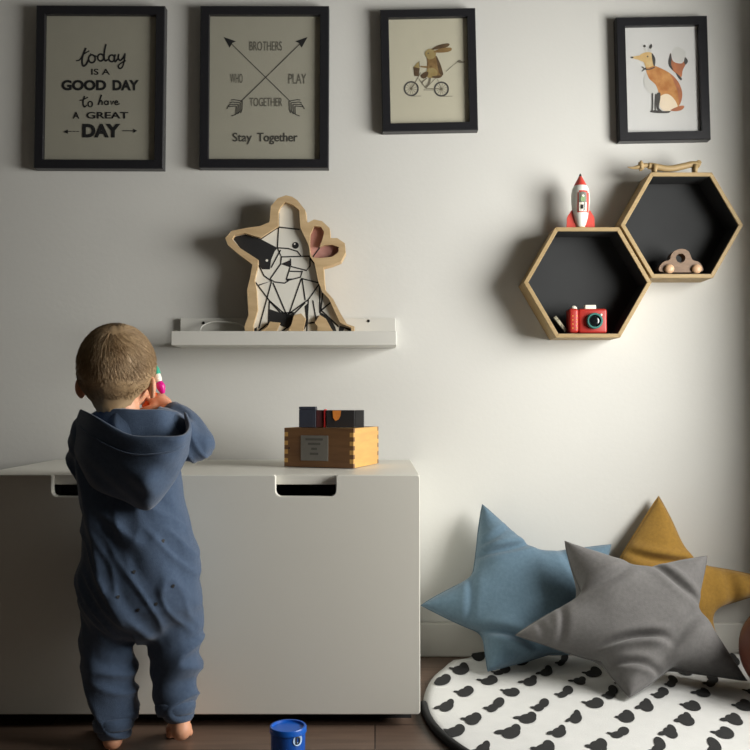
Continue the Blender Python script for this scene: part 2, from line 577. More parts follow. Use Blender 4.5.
def print_day(p):
    p.z = (6.25, 50, 30)
    k = M_INK
    S = lambda pts, w=9, c=True: p.stroke(pts, w, k, c)
    S([(224, 112), (205, 160), (200, 200), (208, 224), (226, 214), (240, 186)], 13)
    S([(162, 192), (186, 186), (210, 152), (246, 130)], 8)
    circ = lambda x, y, rx, ry, n=14: [(x + rx * cos(2 * pi * i / n), y + ry * sin(2 * pi * i / n)) for i in range(n + 1)]
    S(circ(262, 180, 21, 25), 11, False)
    S([(250, 148), (272, 158), (295, 165)], 7)
    S(circ(317, 172, 19, 22), 11, False)
    S([(350, 88), (342, 125), (338, 165), (345, 192), (362, 184)], 11)
    S(circ(386, 177, 18, 21), 11, False)
    S([(408, 152), (402, 182), (408, 198), (424, 180)], 11)
    S([(430, 150), (427, 176), (440, 190), (460, 170), (470, 146)], 11)
    S([(470, 146), (464, 195), (452, 232), (434, 240), (428, 222), (448, 205), (474, 190)], 9)
    p.text('IS A', 258, 242, 375, 280, k, 0.012)
    p.text('GOOD', 72, 312, 352, 378, k, 0.045)
    p.text('DAY', 392, 312, 556, 378, k, 0.045)
    S([(216, 412), (207, 450), (214, 480), (230, 470)], 9)
    S([(186, 440), (206, 436), (238, 420)], 7)
    S(circ(252, 463, 14, 17), 8, False)
    S([(322, 404), (312, 436), (303, 468)], 9)
    S([(306, 456), (318, 440), (326, 450), (326, 468)], 8)
    S(circ(352, 455, 11, 12), 7, False)
    S([(364, 442), (364, 468)], 7, False)
    S([(378, 442), (386, 466), (398, 442)], 7, False)
    S([(404, 457), (424, 452), (416, 442), (405, 454), (412, 467), (436, 460)], 7)
    p.text('A', 142, 512, 184, 554, k, 0.02)
    p.text('GREAT', 228, 512, 490, 554, k, 0.02)
    p.text('DAY', 202, 586, 440, 672, k, 0.05)
    S([(112, 634), (136, 634)], 4, False); S([(142, 634), (158, 634)], 4, False); S([(164, 634), (182, 634)], 4, False)
    p.poly([(84, 636), (112, 622), (112, 648)], k)
    S([(452, 630), (522, 630)], 5, False)
    p.poly([(545, 630), (518, 616), (524, 630), (518, 644)], k)

def print_arrows(p):
    p.z = (6.0, 215, 25)
    k, g, l = M_INK, M_INKG, M_INKL
    for s in (1, -1):
        X = lambda x: x if s == 1 else 608 - x
        p.stroke([(X(75), 90), (X(455), 462)], 5, g)
        p.poly([(X(52), 72), (X(126), 98), (X(104), 108), (X(88), 136)], k)
        for q in range(4):
            bx, by = 446 + q * 12, 456 + q * 10
            p.stroke([(X(bx), by), (X(bx + 48), by - 8 + q * 4), (X(bx + 66 - q * 4), by - 6 + q * 8)], 6, g)
            p.stroke([(X(bx - 2), by), (X(bx), by + 50), (X(bx + 8 + q * 6), by + 72 - q * 4)], 6, g)
    p.text('BROTHERS', 208, 98, 402, 154, l)
    p.text('WHO', 92, 292, 166, 348, l)
    p.text('PLAY', 442, 292, 548, 352, l)
    p.text('TOGETHER', 208, 436, 404, 488, l)
    p.text('Stay', 106, 646, 222, 716, M_INKG, 0.012)
    p.text('Together', 254, 646, 496, 716, M_INKG, 0.012)

W_BROWN = mat('wash_brown', rgb(150, 122, 78), 0.9, col2=rgb(120, 92, 55), noise_scale=60)
W_DBROWN = mat('wash_dark_brown', rgb(105, 84, 58), 0.9, col2=rgb(80, 62, 44), noise_scale=80)
W_OLIVE = mat('wash_olive', rgb(168, 152, 104), 0.9, col2=rgb(150, 128, 80), noise_scale=60)
W_GREY = mat('wash_grey', rgb(120, 114, 98), 0.9, noise_amt=0.1)
W_ORANGE = mat('wash_orange', rgb(208, 156, 98), 0.9, col2=rgb(178, 116, 66), noise_scale=45)
W_TAN = mat('wash_tan', rgb(214, 190, 140), 0.9, col2=rgb(206, 168, 110), noise_scale=60)
W_CREAM = mat('wash_cream', rgb(238, 222, 196), 0.9, noise_amt=0.06, noise_scale=60)
W_SLATE = mat('wash_slate', rgb(82, 80, 78), 0.9, noise_amt=0.2, noise_scale=80)
W_RUST = mat('wash_rust', rgb(190, 122, 84), 0.9, col2=rgb(160, 104, 80), noise_scale=50)
W_PALE = mat('wash_pale_grey', rgb(205, 205, 200), 0.9, noise_amt=0.04)

def print_hare(p):
    p.z = (9.375, 395, 35)
    D, B, O, G = W_DBROWN, W_BROWN, W_OLIVE, W_GREY
    for x, y in ((152, 503), (435, 507)):
        p.ring(x, y, 64, 15, W_SLATE)
        for q in range(6):
            a = pi * q / 6 + 0.2
            p.stroke([(x - 54 * cos(a), y - 54 * sin(a)), (x + 54 * cos(a), y + 54 * sin(a))], 3, G, layer=False)
        p.disc(x, y, 12, G)
    p.stroke([(152, 503), (215, 400), (240, 350)], 6, G)
    p.stroke([(222, 410), (290, 500), (435, 507)], 7, G)
    p.stroke([(290, 500), (390, 395), (435, 507)], 6, G)
    p.stroke([(270, 515), (370, 515)], 6, G)
    p.poly([(172, 300), (232, 310), (222, 386), (182, 384)], D)
    p.poly([(176, 300), (205, 262), (222, 250), (232, 312)], O)
    p.stroke([(232, 300), (226, 245)], 5, G)
    body = sm2([(300, 200), (345, 175), (385, 195), (412, 240), (438, 310), (440, 372), (385, 385), (310, 380), (300, 330), (304, 260)])
    p.poly(body, B)
    p.poly(sm2([(385, 195), (412, 240), (438, 310), (452, 374), (420, 366), (400, 300)]), D)
    p.poly(sm2([(305, 318), (360, 310), (400, 350), (380, 392), (320, 405), (296, 370)]), O)
    p.poly(sm2([(280, 175), (300, 140), (345, 130), (382, 160), (375, 205), (330, 230), (300, 215)]), O)
    p.poly(sm2([(340, 138), (400, 98), (490, 78), (512, 92), (480, 116), (400, 132)]), D)
    p.poly(sm2([(360, 158), (430, 126), (520, 118), (530, 142), (490, 160), (420, 166)]), B)
    p.stroke([(310, 262), (345, 298), (290, 300), (240, 296)], [26, 22, 16, 14], B, True)
    p.poly(sm2([(240, 380), (280, 348), (312, 350), (300, 392), (262, 408)]), D)
    p.stroke([(330, 400), (320, 450), (286, 492)], 16, G, True)
    p.stroke([(300, 405), (258, 440), (262, 470)], 9, G, True)
    p.poly(sm2([(350, 388), (440, 378), (420, 402), (360, 402)]), D)
    p.stroke([(480, 342), (540, 288), (585, 255)], 4, G, True)
    p.poly(sm2([(580, 248), (605, 234), (630, 246), (662, 250), (625, 264), (595, 258)]), W_GREY)
    p.stroke([(150, 574), (245, 572)], 5, G); p.stroke([(440, 576), (540, 573)], 5, G)
    p.disc(312, 172, 6, W_SLATE)

def print_fox(p):
    p.z = (8.827, 625, 35)
    p.poly(sm2([(430, 120), (460, 104), (500, 120), (535, 150), (530, 220), (500, 240), (450, 235), (420, 190), (415, 150)]), W_PALE)
    p.poly(sm2([(405, 160), (418, 220), (450, 245), (500, 250), (525, 225), (545, 210), (535, 260), (510, 310), (495, 372), (440, 330), (400, 290), (384, 240), (390, 190)]), W_RUST)
    p.poly(sm2([(402, 160), (412, 205), (408, 260), (425, 310), (392, 280), (382, 230)]), W_SLATE)
    p.poly(sm2([(530, 195), (556, 230), (535, 262), (522, 240)]), W_SLATE)
    p.poly(sm2([(450, 335), (500, 380), (495, 400), (470, 378)]), W_SLATE)
    p.poly(sm2([(190, 330), (165, 400), (180, 470), (225, 512), (290, 510), (300, 440), (240, 380)]), W_PALE)
    p.poly(sm2([(185, 290), (240, 268), (310, 290), (400, 340), (468, 410), (502, 500), (495, 590), (450, 650), (380, 660), (330, 600), (300, 520), (270, 440), (210, 380)]), W_ORANGE)
    p.poly(sm2([(400, 345), (468, 410), (504, 500), (498, 580), (475, 610), (470, 520), (440, 430)]), W_RUST)
    p.poly(sm2([(310, 545), (370, 520), (430, 560), (465, 640), (400, 672), (330, 662), (305, 610)]), W_CREAM)
    p.poly(sm2([(400, 665), (470, 630), (520, 625), (510, 655), (460, 672)]), W_RUST)
    p.poly(sm2([(120, 200), (140, 170), (190, 152), (240, 160), (262, 210), (258, 262), (225, 282), (185, 285), (165, 240), (130, 226)]), W_TAN)
    p.poly([(52, 192), (130, 180), (132, 222), (60, 206)], W_TAN)
    p.disc(62, 198, 14, W_SLATE, ry=8)
    p.poly(sm2([(236, 160), (268, 210), (262, 275), (246, 250)]), W_SLATE)
    p.poly([(162, 100), (174, 80), (182, 100), (206, 150), (186, 152)], W_PALE)
    p.poly([(212, 104), (232, 76), (240, 104), (232, 150), (206, 152)], W_PALE)
    p.disc(173, 98, 11, W_SLATE); p.poly(sm2([(212, 108), (232, 78), (240, 104), (224, 122)]), W_SLATE)
    p.disc(200, 190, 7, W_SLATE)
    p.stroke([(180, 300), (215, 302), (262, 284)], 9, W_SLATE, True)
    p.poly([(142, 280), (166, 298), (142, 320), (156, 322), (176, 304), (190, 312), (186, 284), (172, 294), (158, 278)], W_SLATE)
    p.stroke([(242, 512), (244, 600), (240, 672)], 13, W_SLATE)
    p.stroke([(272, 520), (268, 600), (266, 676)], 11, W_SLATE)
    p.poly(sm2([(280, 520), (310, 510), (312, 560), (300, 640), (330, 672), (290, 668), (272, 600)]), W_SLATE)
    p.poly(sm2([(222, 672), (260, 664), (330, 672), (400, 672), (380, 688), (300, 690), (235, 684)]), W_SLATE)

picture_frame('black framed grey print reading today is a good day to have a great day', [(36, 6), (164.5, 5), (163.5, 168), (34, 169)], 9.2, M_PAPER_G, radians(0.3), print_day)
picture_frame('black framed grey print of two crossed arrows and the words stay together', [(200.5, 6), (328.5, 5.5), (329, 167.7), (199, 168)], 9.2, M_PAPER_G2, radians(0.1), print_arrows)
picture_frame('small black framed print of a hare riding a bicycle', [(380, 9.5), (475, 8), (478.5, 130), (382.5, 131.5)], 8.6, M_PAPER_C, radians(-1.15), print_hare)
picture_frame('small black framed print of a sitting orange fox above the hexagonal shelves', [(616, 17), (706.5, 16), (711.5, 140), (619.5, 140.5)], 9.2, M_PAPER_W, radians(-1.1), print_fox)

# ------------------------------------------------------------------ picture ledge
LY = 2.192
ledge = thing('wall_shelf', 'narrow white picture ledge on the wall carrying the bulldog light', 'shelf', (P(283.5, 345, LY).x, WALL_Y - 0.001, P(283, 347, LY).z))
iv = inv(ledge)
zb, zt = P(283, 345.2, LY).z, P(283, 331, LY).z
lx0, lx1 = P(171, 340, LY).x, P(396.5, 340, LY).x
cxl = (lx0 + lx1) / 2
base_top = zb + 0.02
mb = MB(); mb.box((cxl, LY + 0.006, (zb + zt) / 2), (lx1 - lx0, 0.012, zt - zb), M_SHELFW, bevel=0.0015)
mb.build('front_lip', ledge, inv=iv)
mb = MB(); mb.box((cxl, (LY + 0.0125 + WALL_Y - 0.0015) / 2, zb + 0.01), (lx1 - lx0, WALL_Y - 0.0015 - LY - 0.0125, 0.02), M_SHELFW, bevel=0.001)
mb.build('ledge_base', ledge, inv=iv)
zbk = P(283, 318, WALL_Y - 0.015).z
mb = MB(); mb.box((cxl, WALL_Y - 0.0085, (base_top + 0.0005 + zbk) / 2), (lx1 - lx0, 0.014, zbk - base_top - 0.0005), M_SHELFW, bevel=0.001)
mb.build('rear_panel', ledge, inv=iv)
M_SCREW = mat('dark_screw', (0.03, 0.03, 0.03, 1), 0.4, metal=0.6)
for px, py in ((203.5, 323), (368.5, 321)):
    mb = MB(); c = P(px, py, WALL_Y - 0.0155)
    mb.lathe(c, [(0.0038, 0.0), (0.0038, 0.0012), (0.002, 0.0020)], M_SCREW, 14, axis=(0, -1, 0))
    mb.build('screw', ledge, inv=iv)

# ------------------------------------------------------------------ bulldog light
DZ = (5.0, 220, 190)
DY0, DY1 = 2.238, 2.282
outer = [(330, 26), (362, 34), (388, 52), (426, 100), (432, 160), (442, 162), (470, 147), (510, 155), (548, 190), (552, 240), (586, 240), (624, 266),
         (628, 312), (605, 356), (560, 373), (517, 385), (520, 440), (526, 500), (566, 545), (600, 600), (634, 645), (672, 655), (668, 700),
         (128, 700), (122, 655), (143, 610), (135, 500), (150, 440), (162, 372), (100, 326), (40, 276), (26, 240), (58, 204), (140, 188), (200, 180), (248, 160),
         (254, 80), (290, 40)]
pocket = [(325, 60), (302, 84), (291, 110), (290, 180), (200, 238), (125, 215), (72, 225), (60, 245), (100, 290), (190, 348), (188, 385), (172, 450), (182, 500), (188, 590),
          (165, 650), (168, 677), (190, 680), (238, 655), (250, 636), (300, 640), (280, 675), (300, 689), (335, 680), (358, 645), (370, 612), (405, 604), (428, 625), (414, 675), (432, 692),
          (486, 690), (488, 655), (474, 640), (500, 610), (530, 625), (556, 662), (582, 692), (655, 690), (656, 660), (600, 640), (545, 545), (512, 510), (490, 455), (472, 362),
          (450, 332), (446, 292), (440, 268), (402, 190), (396, 100), (365, 74)]
ear = [(470, 180), (505, 184), (521, 210), (511, 250), (498, 284), (520, 276), (560, 273), (594, 285), (592, 312), (560, 334), (500, 340), (466, 338), (452, 318), (448, 270), (452, 220)]
zs = P(220, 190, DY0)
dog = thing('bulldog_lamp', 'wooden bulldog shaped light box with geometric black and white face on the ledge', 'lamp', (P(290, 330, DY0).x, (DY0 + DY1) / 2, base_top))
iv = inv(dog)
dy_low = P(290, 190 + 700 / 5, DY0).z
ZOFF = base_top + 0.0005 - dy_low
def dplace(u, v, d):
    p = P(u / 5 + 220, v / 5 + 190, DY0)
    return Vector((p.x, d, p.z + ZOFF * min(1, max(0, (v - 560) / 140))))
mb = MB()
mb.prism([outer, pocket, ear], dplace, DY0, DY1 - 0.004, M_PLY, back=False)
mb.build('wooden_surround', dog, inv=iv)
mb = MB(); mb.prism([outer], dplace, DY1 - 0.004, DY1, M_PLY)
mb.build('backboard', dog, inv=iv)
M_ACRYL = mat('white_acrylic', (0.80, 0.78, 0.70, 1), 0.35, noise_amt=0.02)
M_PINKA = mat('pink_acrylic', rgb(196, 148, 138), 0.4, col2=rgb(172, 118, 110), noise_scale=25)
mb = MB()
FY = DY0 + 0.015
mb.prism([pocket], dplace, FY, DY1 - 0.0045, M_ACRYL)
class DogPrint(Print):
    def at(self, x, y):
        return dplace(x, y, FY - 0.0004 - 0.0001 * min(self.layer, 6))
dp = DogPrint(mb, FY)
K = M_INK
for pl in ([(62, 240), (72, 227), (125, 217), (200, 240), (284, 284), (270, 302), (252, 345), (246, 393), (206, 392), (192, 372), (190, 348), (100, 290)],
           [(300, 366), (352, 344), (348, 382)], [(324, 440), (360, 438), (332, 452)],
           [(244, 585), (300, 600), (335, 608), (372, 600), (368, 614), (358, 644), (338, 660), (300, 650), (290, 640), (252, 634), (242, 650)],
           [(496, 596), (520, 606), (552, 625), (575, 655), (588, 690), (578, 690), (556, 662), (530, 626), (500, 612)],
           [(596, 650), (625, 655), (655, 662), (655, 676), (620, 660), (606, 690), (588, 692)],
           [(168, 660), (182, 655), (178, 678), (168, 676)],
           [(420, 575), (440, 560), (438, 640), (415, 670), (428, 625)]):
    dp.poly(pl, K); dp.layer = 0
lines = [[(290, 180), (396, 192)], [(290, 110), (290, 180), (284, 284)], [(200, 240), (290, 180)], [(186, 230), (182, 350)], [(284, 284), (340, 288), (384, 302), (402, 325)],
         [(300, 295), (252, 384)], [(284, 284), (304, 330), (450, 326)], [(304, 330), (300, 366), (248, 440), (270, 456), (320, 462), (345, 446), (400, 432), (410, 400)],
         [(350, 338), (352, 378), (430, 398), (448, 376), (448, 330)], [(348, 382), (330, 440)], [(340, 402), (408, 404)], [(190, 372), (216, 424), (255, 452)],
         [(190, 472), (255, 452), (190, 660)], [(172, 456), (244, 550), (330, 610), (440, 545), (494, 466)], [(262, 460), (332, 610)], [(404, 440), (340, 610)],
         [(404, 438), (490, 460)], [(408, 440), (424, 548)], [(440, 545), (430, 690)], [(462, 548), (484, 650)], [(244, 550), (238, 650)], [(448, 336), (474, 370), (490, 460)],
         [(512, 512), (502, 596)], [(504, 590), (556, 556)], [(504, 590), (592, 654)], [(440, 640), (480, 636)], [(428, 676), (486, 676)], [(190, 670), (240, 640)], [(290, 680), (335, 656)],
         [(496, 468), (498, 600)], [(244, 552), (300, 600), (372, 600), (424, 560)]]
for l in lines:
    dp.layer = 2
    dp.stroke(l, 6.5, K)
dp.layer = 3; dp.disc(375, 272, 17, K); dp.layer = 4; dp.disc(371, 265, 4.5, M_ACRYL); dp.disc(231, 348, 6.5, M_ACRYL)
mb.build('face_panel', dog, inv=iv, weld=False)
mb = MB()
mb.prism([ear], dplace, FY, DY1 - 0.0045, M_PINKA)
dp = DogPrint(mb, FY); dp.stroke([(462, 330), (496, 284), (500, 270)], 6, K)
eo = mb.build('ear_panel', dog, inv=iv, weld=False)
eo['label'] = 'pink ear panel'
M_CABLE = mat('clear_cable', (0.70, 0.69, 0.64, 1), 0.35, noise_amt=0.03)
mb = MB()
pts = [P(250, 331, 2.265), P(240, 324.5, 2.272), P(226, 322, 2.278), P(212, 322, 2.278), P(203, 325.5, 2.272), P(200.5, 330, 2.262), P(204, 332.5, 2.252), P(225, 333.5, 2.245)]
mb.tube(catmull(pts, 8), 0.0016, M_CABLE, 8)
mb.build('power_cable', dog, smooth=True, inv=iv)

# ------------------------------------------------------------------ hexagonal shelves
HY0, HY1 = 2.222, WALL_Y - 0.001
def hexpts(R):
    return [(R * cos(pi / 3 * k), R * sin(pi / 3 * k)) for k in range(6)]
def hexagon_shelf(cpx, R, label):
    c = P(cpx[0], cpx[1], HY0)
    ap = R * cos(pi / 6)
    root = thing('hexagonal_shelf', label, 'shelf', (c.x, HY1, c.z - ap))
    iv_ = inv(root)
    t = 0.0098
    Ro, Ri = R, R - t / cos(pi / 6)
    o_, i_ = hexpts(Ro), hexpts(Ri)
    for k in range(6):           # six mitred boards
        k2 = (k + 1) % 6
        m_ = MB()
        q = [o_[k], o_[k2], i_[k2], i_[k]]
        m_.prism([q], lambda u, v, d: Vector((c.x + u, d, c.z + v)), HY0, HY1, M_PINE)
        b = m_.build('shelf_board', root, inv=iv_)
        mo = b.modifiers.new('b', 'BEVEL'); mo.width = 0.0009; mo.segments = 2
    m_ = MB()
    m_.prism([hexpts(Ri - 0.0003)], lambda u, v, d: Vector((c.x + u, d, c.z + v)), HY1 - 0.008, HY1 - 0.001, M_HEXBLACK)
    bp_ = m_.build('shelf_backing', root, inv=iv_)
    bp_['label'] = 'black backing panel'
    # dark lining puts the shade on the wooden inner faces into colour
    m_ = MB()
    Rl = Ri - 0.0012
    m_.prism([hexpts(Ri - 0.0003), hexpts(Rl)[::-1]], lambda u, v, d: Vector((c.x + u, d, c.z + v)), HY0 + 0.004, HY1 - 0.009, M_HEXBLACK)
    m_.build('inner_shade_lining', root, inv=iv_)
    return c, ap, Rl * cos(pi / 6)
cR, apR, inR = hexagon_shelf((682.0, 225.0), 0.1522, 'right hand hexagonal wooden shelf with black inside holding the wooden car')
cL, apL, inL = hexagon_shelf((587.8, 282.3), 0.1585, 'left hand hexagonal wooden shelf with black inside holding the red camera')

# ------------------------------------------------------------------ toy rocket on the left hexagon
M_MINT = mat('mint_white_enamel', rgb(226, 234, 226), 0.4, col2=rgb(240, 238, 230), noise_scale=30)
M_RED = mat('coral_red_paint', rgb(214, 74, 62), 0.45, noise_amt=0.08, noise_scale=40)
M_YELL = mat('yellow_orange_paint', rgb(222, 160, 80), 0.5, noise_amt=0.08)
M_BLACK = mat('black_paint', (0.012, 0.012, 0.012, 1), 0.4, noise_amt=0.1)
M_CREAM = mat('cream_paint', rgb(238, 232, 215), 0.5, noise_amt=0.03)
M_LGREEN = mat('leaf_green_paint', rgb(140, 170, 120), 0.5, noise_amt=0.1)
M_SKY = mat('window_grey_paint', rgb(120, 122, 112), 0.5, noise_amt=0.1)
RY = 2.247
rz = cL.z + apL + 0.0004
rc = P(580.6, 226, RY)
s = RY / FPX / 7.5                       # metres per zoomed pixel
rocket = thing('toy_rocket', 'red and white toy rocket standing on the left hexagonal shelf', 'toy', (rc.x, RY, rz))
h = lambda y: (495 - y) * s * 1.06
mb = MB(); mb.lathe((0, 0, 0), [(27 * s, h(488)), (38 * s, h(465)), (52 * s, h(420)), (63 * s, h(360)), (69 * s, h(300)), (68 * s, h(250)), (61 * s, h(210)), (48 * s, h(187))], M_MINT, 32)
mb.build('rocket_body', rocket, smooth=True, angle=1.0)
mb = MB(); mb.lathe((0, 0, 0), [(49 * s, h(189)), (47 * s, h(183)), (34 * s, h(160)), (18 * s, h(132)), (10 * s, h(118))], M_RED, 28)
mb.build('nose_cone', rocket, smooth=True, angle=1.0)
mb = MB(); mb.lathe((0, 0, 0), [(11 * s, h(119)), (8 * s, h(108)), (3 * s, h(99))], M_BLACK, 16)
mb.build('nose_tip', rocket, smooth=True, angle=1.0)
mb = MB(); mb.lathe((0, 0, 0), [(40 * s, 0.0), (36 * s, h(485)), (28 * s, h(484))], M_YELL, 24)
mb.build('booster_base', rocket, smooth=True, angle=0.8)
for a in (0.0, pi, pi / 2):
    prof = [(50, 395), (66, 362), (84, 385), (101, 412), (104, 450), (102, 495), (52, 495), (28, 494), (36, 470)]
    prof = sm2(prof, 3)
    m_ = MB()
    m_.prism([[(x * s, h(y)) for x, y in prof]], lambda u, v, d: Vector((u * cos(a) - d * sin(a), u * sin(a) + d * cos(a), v)), -0.0022, 0.0022, M_RED)
    m_.build('fin', rocket, smooth=True, angle=0.8)
def wrap(mbx, pts, m, r_off, z=(7.5, 550, 160)):
    """thin raised patch wrapped on the front of the rocket body"""
    def rad(y):
        tab = [(187, 48), (210, 61), (250, 68), (300, 69), (360, 63), (420, 52), (490, 27)]
        for (y0, r0), (y1, r1) in zip(tab, tab[1:]):
            if y0 <= y <= y1:
                return (r0 + (r1 - r0) * (y - y0) / (y1 - y0)) * s
        return 48 * s
    ptsd = []
    for i in range(len(pts)):
        (ax, ay), (bx, by) = pts[i], pts[(i + 1) % len(pts)]
        for q in range(4):
            ptsd.append((ax + (bx - ax) * q / 4, ay + (by - ay) * q / 4))
    tri = tessellate_polygon([[Vector((x, y, 0)) for x, y in ptsd]])
    vv = []
    for x, y in ptsd:
        R = rad(y) + r_off
        dx = max(-0.98 * R, min(0.98 * R, (x - 230) * s))
        vv.append(Vector((dx, -sqrt(R * R - dx * dx), h(y))))
    mbx.add(vv, [list(t) for t in tri], m)
mb = MB()
strips = lambda x0, y0, x1, y1: [(x0, y0), (x1, y0), (x1, y1), (x0, y1)]
for x0 in range(195, 283, 11):
    top = 232 + (14 if x0 in (195, 272) else 0)
    wrap(mb, strips(x0, top, x0 + 11, 386), M_RED, 0.0007)
wrap(mb, strips(202, 246, 222, 378), M_SKY, 0.0012); wrap(mb, strips(222, 242, 244, 378), M_SKY, 0.0012); wrap(mb, strips(244, 246, 262, 378), M_SKY, 0.0012)
wrap(mb, strips(205, 318, 228, 380), M_CREAM, 0.0016); wrap(mb, strips(228, 318, 262, 380), M_CREAM, 0.0016)
wrap(mb, strips(216, 334, 236, 364), M_BLACK, 0.0021)
wrap(mb, [(214, 296), (222, 276), (236, 270), (248, 280), (250, 304), (234, 314), (218, 310)], M_LGREEN, 0.0017)
wrap(mb, [(222, 270), (236, 262), (246, 274), (234, 282)], M_CREAM, 0.0022)
mb.build('cockpit_window', rocket, weld=False)

# ------------------------------------------------------------------ wooden dachshund on the right hexagon
DGY = 2.237
dzb = cR.z + apR + 0.0004
dach = thing('wooden_dachshund', 'long pale wooden dachshund figure lying along the top of the right hexagonal shelf', 'figurine', (P(665, 170, DGY).x, DGY, dzb))
iv = inv(dach)
off = dzb - P(665, 150 + 107 / 5.36, DGY).z
Q = lambda x, y, dy=0.0: P(620 + x / 5.36, 150 + y / 5.36, DGY) + Vector((0, dy, off + (107 - y) * 0.00004))
mb = MB()
mb.tube(catmull([Q(148, 68), Q(175, 70), Q(205, 76), Q(245, 82), Q(290, 80), Q(340, 70), Q(380, 62), Q(412, 62), Q(428, 68)], 5), [0.0050] + [0.0082] * 39 + [0.0055], M_PINE, 12)
o = mb.build('torso', dach, smooth=True, inv=iv)
mb = MB()
mb.tube(catmull([Q(40, 74), Q(62, 78), Q(90, 76), Q(112, 70), Q(140, 66), Q(160, 70)], 4), [0.0012] * 2 + [0.002, 0.0026, 0.003, 0.0034, 0.004, 0.0046, 0.0052, 0.0058, 0.0062, 0.0064, 0.0062, 0.006] + [0.0058] * 7, M_PINE, 12)
mb.build('head', dach, smooth=True, inv=iv)
for dy in (-0.0065, 0.0065):
    mb = MB(); mb.tube([Q(108, 46, dy), Q(112, 62, dy), Q(116, 90, dy)], [0.003, 0.0048, 0.004], M_PINE, 10, flat=0.6)
    mb.build('ear', dach, smooth=True, inv=iv)
    for x0, x1 in ((180, 184), (402, 400)):
        mb = MB(); mb.tube([Q(x0, 66, dy), Q(x1, 90, dy), Q(x1, 106.5, dy)], [0.007, 0.0055, 0.0045], M_PINE, 10)
        mb.build('leg', dach, smooth=True, inv=iv)
mb = MB(); mb.tube(catmull([Q(405, 62), Q(414, 50), Q(424, 46), Q(432, 56)], 4), 0.0035, M_PINE, 10)
mb.build('tail', dach, smooth=True, inv=iv)

# ------------------------------------------------------------------ wooden car in the right hexagon
CY = 2.244
cz0 = cR.z - inR + 0.0004
off = cz0 - P(679, 150 + 676 / 5.36, CY).z
car = thing('wooden_car', 'small brown wooden toy car with round window hole in the right hexagonal shelf', 'toy', (P(679, 275, CY).x, CY, cz0))
iv = inv(car)
body = sm2([(212, 664), (202, 640), (225, 612), (256, 600), (270, 566), (300, 546), (332, 544), (360, 560), (378, 600), (410, 612), (432, 640), (424, 664), (320, 668)], 5)
hole = [(315 + 25 * cos(2 * pi * k / 20), 592 + 25 * sin(2 * pi * k / 20)) for k in range(20)]
pl = lambda u, v, d: P(620 + u / 5.36, 150 + v / 5.36, CY) + Vector((0, d, off))
mb = MB(); mb.prism([body, hole], pl, -0.014, 0.014, M_WALNUT)
b = mb.build('car_body', car, smooth=True, angle=0.7, inv=iv)
mo = b.modifiers.new('b', 'BEVEL'); mo.width = 0.002; mo.segments = 2; mo.limit_method = 'ANGLE'
for x in (252, 398):
    for d in (-0.018, 0.018):
        c = pl(x, 648, d)
        c.z = cz0 + 0.0118
        mb = MB(); mb.ball(c, (0.0122, 0.0075, 0.0118), M_BEECH)
        mb.build('wheel', car, smooth=True, inv=iv)
for x in (252, 398):
    mb = MB(); mb.tube([pl(x, 648, -0.02), pl(x, 648, 0.02)], 0.002, M_BEECH, 8)
    mb.build('axle', car, inv=iv)

# ------------------------------------------------------------------ red camera in the left hexagon
KY = 2.246
kz0 = cL.z - inL + 0.0004
off = kz0 - P(587, 290 + 336 / 7.5, KY).z
Q = lambda x, y, d=0.0: P(540 + x / 7.5, 290 + y / 7.5, KY) + Vector((0, d, off))
kam = thing('toy_camera', 'red wooden toy camera with teal lens standing in the left hexagonal shelf', 'toy', (Q(355, 336).x, KY, kz0))
iv = inv(kam)
M_RED2 = mat('cherry_red_paint', rgb(176, 44, 34), 0.4, noise_amt=0.12, noise_scale=30)
M_TEAL = mat('teal_ring_paint', rgb(52, 120, 112), 0.4, noise_amt=0.1)
M_YDOT = mat('yellow_dot_paint', rgb(236, 190, 70), 0.5, noise_amt=0.05)
M_LENS = mat('dark_lens', (0.006, 0.008, 0.009, 1), 0.12, noise_amt=0.1, coat=0.5)
sz = KY / FPX / 7.5
mb = MB()
mb.box(Q(390, 242, 0.006), (216 * sz, 0.030, 186 * sz), M_RED2, bevel=0.006, seg=4)
mb.build('camera_body', kam, smooth=True, angle=1.0, inv=iv)
mb = MB(); mb.box(Q(240, 242, -0.001), (74 * sz, 0.040, 184 * sz), M_RED2, bevel=0.007, seg=4)
for i in range(4):
    for j, x in enumerate((232, 262)):
        mb.ball(Q(x, 208 + 30 * i, -0.0212), (0.0013, 0.0006, 0.0016), M_YDOT, 8, 6)
mb.build('hand_grip', kam, smooth=True, angle=1.0, inv=iv)
c = Q(398, 243, -0.009)
mb = MB(); mb.lathe(c, [(60 * sz, 0), (60 * sz, 0.010), (54 * sz, 0.012), (46 * sz, 0.012), (44 * sz, 0.007)], M_TEAL, 32, axis=(0, -1, 0))
mb.build('lens_ring', kam, smooth=True, angle=0.6, inv=iv)
mb = MB(); mb.lathe(c, [(44 * sz, 0.006), (44 * sz, 0.0078), (30 * sz, 0.0092), (12 * sz, 0.0098)], M_LENS, 28, axis=(0, -1, 0))
mb.build('lens', kam, smooth=True, inv=iv)
mb = MB(); mb.box(Q(376, 137, 0.004), (84 * sz, 0.018, 34 * sz), M_CREAM, bevel=0.002)
mb.build('flash_block', kam, inv=iv)
mb = MB(); mb.lathe(Q(252, 152, -0.001), [(26 * sz, 0), (22 * sz, 14 * sz), (10 * sz, 26 * sz)], M_CREAM, 16)
mb.build('shutter_button', kam, smooth=True, angle=0.8, inv=iv)
mb = MB(); mb.ball(Q(452, 196, -0.010), (0.0030, 0.0018, 0.0030), M_CREAM, 12, 8)
mb.build('viewfinder_dot', kam, smooth=True, inv=iv)

